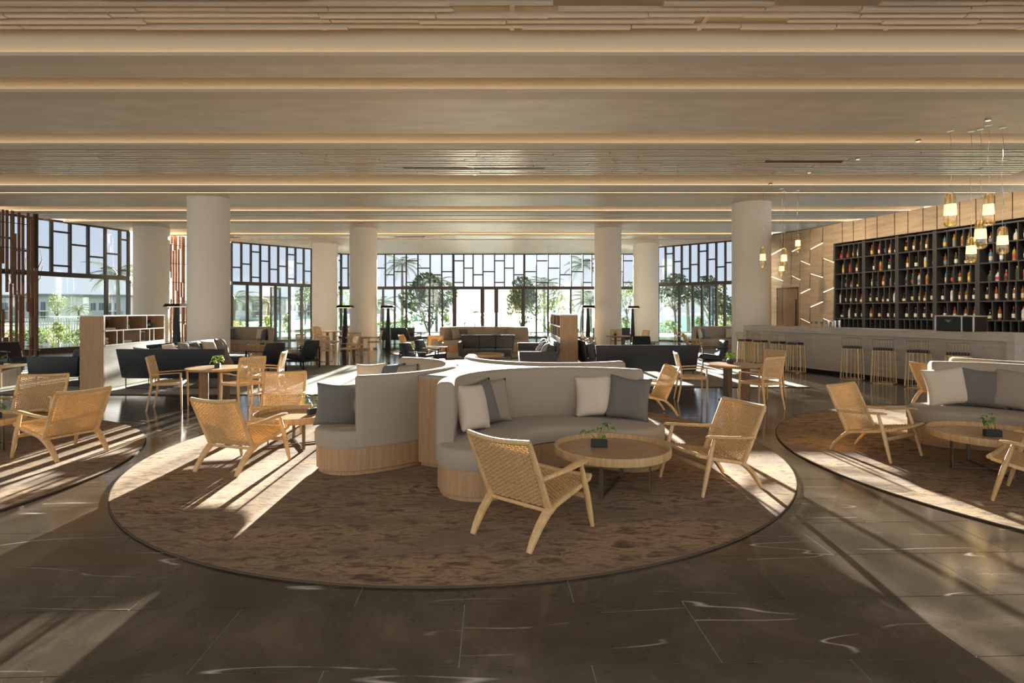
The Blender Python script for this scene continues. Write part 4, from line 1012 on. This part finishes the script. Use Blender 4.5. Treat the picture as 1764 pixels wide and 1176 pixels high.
lamp(-5.35,24.6,'black floor lamp between the white column and the central windows, behind the tables')
lamp(3.2,24.0,'black floor lamp behind the shelf divider')
lamp(5.5,26.0,'black floor lamp between two white columns on the bar side')

# ------------------------------------------------------------------ shelf units
def shelf_unit(x, y, rz, L, side, label, z=RT):
    """origin at the near end, length along +y, open on side (+1 right, -1 left)"""
    t = empty('shelf_unit', (x,y,z), rz, label, 'shelf unit', 'wooden shelf dividers'); H = 1.49; d = .46; O = M['shelf_wood']
    MB().bx(-d/2,d/2,0,.05,0,H).build('end_panel', M['oak_v'], t, smooth=0); MB().bx(-d/2,d/2,L-.05,L,0,H).build('end_panel', M['oak_v'], t, smooth=0)
    MB().bx(-d/2,d/2,.05,L-.05,0,.88).build('base_cabinet', M['bar'], t, smooth=0)
    MB().bx(-d/2,d/2,0,L,H,H+.025).build('top_board', M['white'], t, smooth=0)
    MB().bx(-d/2,d/2,.05,L-.05,.88,.905).build('shelf_board', O, t, smooth=0); MB().bx(*((d/2,d/2+.004) if side > 0 else (-d/2-.004,-d/2)),.05,L-.05,.88,.905).build('edge_band', M['white'], t, smooth=0); MB().bx(-d/2,d/2,.05,L-.05,1.18,1.205).build('shelf_board', O, t, smooth=0); MB().bx(*((d/2,d/2+.004) if side > 0 else (-d/2-.004,-d/2)),.05,L-.05,1.18,1.205).build('edge_band', M['white'], t, smooth=0)
    n = 3; w = (L-.1)/n
    def band(yc, za, zb): MB().bx(side*d/2 if side > 0 else -d/2-.004, side*d/2+.004 if side > 0 else -d/2, yc-.013, yc+.013, za, zb).build('edge_band', M['white'], t, smooth=0)
    for i in range(1, n):
        MB().bx(-d/2,d/2,.05+i*w-.012,.05+i*w+.012,1.205,H).build('upright', O, t, smooth=0); band(.05+i*w,1.205,H)
    for fr_ in (.17,.27,.55,.72,.80):
        MB().bx(-d/2,d/2,.05+fr_*(L-.1)-.012,.05+fr_*(L-.1)+.012,.905,1.18).build('upright', O, t, smooth=0); band(.05+fr_*(L-.1),.905,1.18)
    for i in range(n): MB().bx(-side*d/2,-side*(d/2-.012),.05+i*w+.22*w,.05+(i+1)*w-.012,1.205,H).build('back_panel', O, t, smooth=0) if side < 0 else MB().bx(-d/2,-d/2+.012,.05+i*w+.22*w,.05+(i+1)*w-.012,1.205,H).build('back_panel', O, t, smooth=0)
    for a_, b_ in ((0,.26),(.55,1)):
        xa, xb = (-d/2,-d/2+.012) if side > 0 else (d/2-.012,d/2)
        MB().bx(xa,xb,.06+a_*(L-.12),.06+b_*(L-.12),.905,1.18).build('back_panel', O, t, smooth=0)
    return t
shelf_unit(-8.57, 11.6, R(5.5), 2.45, 1, 'wooden shelf unit with open cubbies of vases and books by the black sofa')
shelf_unit(1.475, 14.7, 0, 3.6, -1, 'wooden shelf divider between the grey and the black sofas')
Ms = Matrix.Translation((-8.57,11.6,RT)) @ Matrix.Rotation(R(5.5),4,'Z')
def deco(name, parts, loc, label, cat):
    t = empty(name, Ms @ Vector(loc), 0, label, cat, 'objects in the shelf cubbies')
    for nm, mb, mt in parts: mb.build(nm, M[mt], t)
deco('glass_vase', [('body', MB().lathe([(.05,0),(.055,.06),(.02,.13),(.04,.22),(.036,.22),(.016,.13),(.05,.06),(.045,.006)],14),'clear_glass'),('dark_fill', MB().lathe([(.04,.005),(.048,.055),(.024,.10)],14),'black')], (.08,1.1,1.205), 'hourglass shaped glass vase with dark filling in the middle cubby', 'vase')
deco('teal_bottle', [('body', MB().lathe([(.045,0),(.048,.09),(.02,.13),(.016,.19),(.014,.19),(.018,.13),(.044,.09),(.04,.006)],12),'teal_glass'),('rim', MB().lathe([(.019,.185),(.019,.195)],12),'teal_glass')], (.1,1.75,1.205), 'teal glass bottle in the farthest upper cubby', 'bottle')
deco('glass_jar', [('body', MB().lathe([(.06,0),(.075,.03),(.075,.10),(.03,.13),(.05,.19),(.046,.19),(.026,.13),(.07,.10),(.07,.03),(.05,.006)],14),'teal_glass'),('label_patch', MB().box((.0,-.076,.065),(.05,.003,.05)),'cream')], (.08,2.0,1.205), 'green glass jar with a pale patch in the farthest upper cubby', 'jar')
deco('stone_figure', [('lower_stone', MB().lathe([(.03,0),(.065,.015),(.075,.04),(.06,.07),(.02,.08)],14),'cream'),('upper_stone', MB().lathe([(.02,.08),(.06,.09),(.07,.115),(.055,.14),(.01,.15)],14),'cream')], (.1,.25,.905), 'stacked cream stones in the lowest near cubby', 'figurine')
deco('bonsai', [('dish', MB().bx(-.06,.06,-.08,.08,0,.03),'black'),('trunk', MB().tube([(0,0,.03),(.01,.03,.09),(0,-.02,.15),(0,.04,.19)],[.02,.014,.01,.006],6),'black'),('crown', MB().lathe([(.01,.17),(.07,.18),(.08,.2),(.04,.225)],10),'sage')], (.08,.36,1.25), 'small dark bonsai on a tray in the near upper cubby', 'plant')
deco('book', [('pages', MB().bx(-.10,.10,-.14,.14,.006,.038),'white'),('cover', MB().bx(-.11,.105,-.145,.145,0,.006).bx(-.11,.105,-.145,.145,.038,.044),'dove')], (.07,.36,1.205), 'thick pale book lying under the bonsai', 'book')
deco('framed_picture', [('frame', MB().box((0,0,.115),(.02,.36,.23)),'white'),('picture', MB().box((.011,0,.115),(.003,.32,.19)),'slate')], (.12,1.52,.905), 'framed grey picture leaning in the lower cubby', 'picture frame')
for k in range(3): deco('magazine', [('pages', MB().bx(-.10,.10,-.13,.13,.002,.016),'white'),('cover', MB().bx(-.105,.105,-.135,.135,0,.002).bx(-.105,.105,-.135,.135,.016,.018),['slate','char','dove'][k])], (.07,.98,.905+.0185*k), ['slate grey magazine lowest in the cubby stack','charcoal magazine in the middle of the cubby stack','pale grey magazine topmost in the cubby stack'][k], 'magazine')

# ------------------------------------------------------------------ plants, villas and hedge outside
def leaf_cloud(n, blobs, size, mt, seed, name):
    rnd = random.Random(seed); m = MB(); v = []; f = []
    for _ in range(n):
        c, r, h = rnd.choice(blobs); 
        while True:
            p = Vector((rnd.uniform(-1,1),rnd.uniform(-1,1),rnd.uniform(-1,1)))
            if p.length < 1: break
        p = p.normalized()*(p.length**.5)
        p = Vector(c)+Vector((p.x*r,p.y*r,p.z*h)); s = size*rnd.uniform(.6,1.3)
        a = Vector((rnd.gauss(0,1),rnd.gauss(0,1),rnd.gauss(0,1))).normalized(); b = a.orthogonal().normalized(); q = a.cross(b)
        i = len(v); v += [p-b*s, p-q*s*.45, p+b*s, p+q*s*.45]; f.append((i,i+1,i+2,i+3))
    m.add(v,f); return m.mesh(name, M[mt], smooth=0)
TB = [((0,0,2.6),.9,.8),((.6,.2,3.1),.7,.6),((-.6,-.1,3.2),.7,.6),((.1,0,3.7),.6,.5)]
FOL = [leaf_cloud(1500, TB, .11, 'fol', 1, 'foliage'), leaf_cloud(650, TB, .09, 'hedge', 2, 'foliage')]
HED = leaf_cloud(900, [((0,0,.5),.6,.5),((.4,.1,.7),.5,.45),((-.4,0,.6),.5,.5),((0,0,1.0),.35,.3)], .075, 'hedge', 3, 'foliage')
def tree(x, y, z, h, k, label, rz=0, w=1, group='trees outside'):
    t = empty('broadleaf_tree', (x,y,z), rz, label, 'tree', group); s = h/4.2; t.scale = (s*w,s*w,s)
    m = MB(); m.tube([(0,0,0),(.05,.02,.9),(-.03,0,1.8),(.02,0,2.6)],[.09,.07,.06,.04],7); m.build('trunk', M['bark'], t)
    for a in range(5): 
        c, q = math.cos(a*1.26), math.sin(a*1.26); MB().tube([(0,0,1.5),(c*.35,q*.35,2.3),(c*.6,q*.6,3.2)],[.04,.028,.01],6).build('branch', M['bark'], t)
    o = link('foliage', FOL[k], t, kind='stuff')
def frond_mesh():
    m = MB(); L = 2.1; n = 20; v = []; f = []; P = []
    for i in range(n+1): u = i/n; P.append(Vector((0, L*u*(1-.12*u), .75*u-1.35*u*u)))
    m.tube(P, [.02*(1-.8*i/n) for i in range(n+1)], 4)
    for i in range(2, n+1):
        u = i/n; l = .55*math.sin(PI*min(1,.12+u*.85))+.06
        for s in (-1,1):
            p = P[i]; d = Vector((s*.8,.55,-.35-.25*u)).normalized()*l; wv = Vector((0,.022,0)); b = len(v)
            v += [p-wv, p+wv, p+d*.6+wv*.7, p+d, p+d*.6-wv*.7]; f.append((b,b+1,b+2,b+3,b+4))
    m.add(v,f); return m.mesh('frond', M['frond'], smooth=0)
FR = frond_mesh()
def palm(x, y, z, h, label, seed, s=1):
    rnd = random.Random(seed); t = empty('palm_tree', (x,y,z), 0, label, 'palm', 'palms outside')
    n = 8; lean = rnd.uniform(-.25,.25); P = [(lean*(i/n)**2,0,h*i/n) for i in range(n+1)]
    MB().tube(P, [.17-.08*i/n for i in range(n+1)], 8).build('trunk', M['bark'], t)
    for k in range(17):
        o = link('frond', FR, t); o.location = (lean,0,h); a = k*2.4; e = .75-1.35*(k/17); o.rotation_euler = (Matrix.Rotation(a,4,'Z') @ Matrix.Rotation(e,4,'X')).to_euler(); q = s*rnd.uniform(.85,1.15); o.scale = (q,q,q)
def at(px, Y): return (px-882)/980*Y
for px, Y, zc, lb, s in [(693,52,5.9,'tall palm with round crown behind the central window, beside the leafy tree',1),(752,55,4.4,'shorter palm with drooping fronds behind the leafy tree',1),(1001,54,6.0,'tall palm behind the central window near the shelf divider',1),(938,57,4.3,'palm with upright fronds beside the central doors',1),(655,56,2.4,'low palm seen beside the white column',1),
        (402,52,2.7,'low palm seen through the sea side window next to the column',1.2),(462,64,2.6,'low palm behind the open glass door on the sea side',1.1),(1186,46,2.7,'palm with arching fronds outside the bar side window',1.2),(1018,48,2.5,'low palm behind the lamp beside the column',1),(820,58,.6,'dark low palm crown below the central doorway',1.1),(800,70,.3,'second dark palm crown below the central doorway',1),
        (204,40,4.2,'palm with hanging fronds behind the white villas window',1.1),(135,70,1.9,'small palm on the lawn before the villas',.8)]:
    z = -3 if Y > 46 and px > 480 else -.05
    palm(at(px,Y), Y, z, 1.6+(zc-1.6)-z, lb, px, s)
for px, Y, h, k, lb, w in [(738,47.5,4.9,0,'leafy green tree outside the central window, left of the doors',1.0),(900,52.5,4.9,0,'dark leafy tree at the edge of the central doorway',.9),(948,47.4,3.8,1,'sparse small tree beside the dark leafy one',1),(526,42,3.9,1,'thin branched tree outside the sea side window by the far column',.9),(1163,41,4.4,0,'dense dark tree filling the bar side window',1.25),(1222,40,4.2,0,'broad tree behind the open door on the bar side',1.0),(1080,40,3.8,1,'light leafy tree between the two columns on the bar side',.8),(99,48,3.3,1,'small light green tree in front of the villas',1),(1245,60,3.4,0,'far tree behind the open door on the bar side',1.3),(575,48,4.2,1,'thin tree beside the far column on the sea side',.7)]:
    z = -.03 if Y < 46 else (-3 if px > 480 else -.06)
    tree(at(px,Y), Y, z, h-(z if z < -1 else 0), k, lb, px, w)
bt = empty('bare_tree', (at(38,28),28,-.04), 0, 'bare branched tree with pale grey stems by the wooden screen', 'tree')
for i, P in enumerate([[(0,0,0),(.05,0,1.2),(.0,0,2.3)],[(0,0,2.3),(-.5,0,3.0),(-.65,0,3.8)],[(0,0,2.3),(.45,.1,2.9),(.6,.1,3.6)],[(.45,.1,2.9),(.9,0,3.3),(1.0,0,3.9)],[(-.5,0,3.0),(-.9,.1,3.4),(-.95,.1,4.0)],[(0,0,2.3),(.1,0,3.2),(.2,0,4.3)],[(.6,.1,3.6),(.9,.1,4.2),(.8,.1,4.7)]]):
    MB().tube(P, [.06,.045,.03] if i == 0 else [.03,.022,.012], 6).build('branch' if i else 'trunk', M['bark'], bt)
for i in range(8):
    px = -60+i*40; Y = 27.3+.5*(i%2)+(1.6 if px > 140 else 0)
    t = empty('hedge_bush', (at(px,Y),Y,-.04), .3*math.sin(i*3.1), 'yellow green leafy bush in the hedge outside the villas window', 'bush', 'hedge bushes'); s = .8+.16*math.sin(i*2.1); t.scale = (.74,.6,s*.95)
    link('foliage', HED, t, kind='stuff'); MB().tube([(0,0,0),(.03,0,.5)],[.03,.02],5).build('stem', M['bark'], t)
for i, (px, Y) in enumerate([(415,43.3),(468,43.3),(500,43.0),(670,44),(700,44),(770,44),(1150,43.3),(1200,43.3),(1245,43.3),(960,44),(1075,43.8)]):
    t = empty('terrace_bush', (at(px,Y),Y-.6,-.03), i, 'low green bush planted at the glass balustrade', 'bush', 'bushes at the balustrade'); t.scale = (1,.6,.8+.2*(i%3)); link('foliage', HED, t, kind='stuff'); MB().tube([(0,0,0),(.03,0,.4)],[.03,.02],5).build('stem', M['bark'], t)
fe = empty('white_fence', (at(30,34),34,-.04), 0, 'white picket fence behind the hedge', 'fence')
fl_ = at(240,34)-at(30,34); np_ = 48
PK = MB().bx(-.04,.04,-.02,.02,0,1.25).mesh('picket', M['white'], smooth=0)
for i in range(np_): o = link('picket', PK, fe); o.location = (fl_*i/(np_-1),0,0)
for z in (.3,1.0): MB().bx(0,fl_,.021,.05,z,z+.07).build('rail', M['white'], fe, smooth=0)
def villa(px0, px1, Y, h, label):
    x0, x1 = at(px0,Y), at(px1,Y); L = x1-x0; t = empty('villa', (x0,Y,-.06), 0, label, 'building', 'white villas')
    MB().bx(0,L,0,7,0,h).build('wall', M['bwall'], t, smooth=0); MB().bx(-.4,L+.4,-.6,7.3,h,h+.35).build('roof', M['broof'], t, smooth=0)
    MB().bx(L*.45,L*.98,-1.6,-.01,1.7,1.9).build('balcony', M['bwall'], t, smooth=0)
    for fx_ in (.06,.30,.52,.76):
        w = MB().bx(fx_*L,fx_*L+.14*L,-.05,.05,.5 if fx_ > .4 else 1.9,h-.9).build('window', M['bglass'], t, smooth=0); MB().bx(fx_*L+.068*L,fx_*L+.074*L,-.08,-.051,.5 if fx_ > .4 else 1.9,h-.9).build('window_bar', M['white'], w, smooth=0)
villa(28,84,88,4.1,'white flat roofed villa farthest along the lawn, behind the bare tree'); villa(94,148,97,4.3,'white flat roofed villa behind the small light green tree'); villa(153,212,86,3.9,'white flat roofed villa next to the hanging palm fronds'); villa(-60,22,90,4.0,'white flat roofed villa behind the wooden screen')
villa(395,470,120,4.6,'long low villa roof across the terrace on the sea side'); villa(480,545,133,4.2,'second low villa roof on the sea side behind the tree')

# ------------------------------------------------------------------ made-up ceiling spots, added to brighten the bar wall
for i, Yk in enumerate((16.65,15.3,13.9,12.5,11.2)):
    X0 = 8.82+.29*(19.3-Yk)-2.3; t = empty('added_spotlight', (X0,Yk-.6,ZC+.03 if Yk > 14 else ZC), 0, 'small added ceiling spotlight brightening the bar shelves, %s along the bar' % ordn[i].replace('end','first'), 'spotlight', 'added bar wall spotlights')
    MB().lathe([(.05,-.04),(.055,-.035),(.055,0)], 16).build('housing', M['steel'], t); MB().lathe([(.038,-.043),(.038,-.041)], 16).build('lens', M['frost'], t)
    ld = bpy.data.lights.new('fill_spot', 'SPOT'); ld.energy = 270; ld.color = (1,.80,.56); ld.spot_size = R(75); ld.spot_blend = .8; ld.shadow_soft_size = .05
    lo = bpy.data.objects.new('fill_spot', ld); COL.objects.link(lo); lo.parent = t; lo.location = (0,0,-.08)
    lo.rotation_euler = Vector((2.3,.7,-2.6)).to_track_quat('-Z','Y').to_euler()
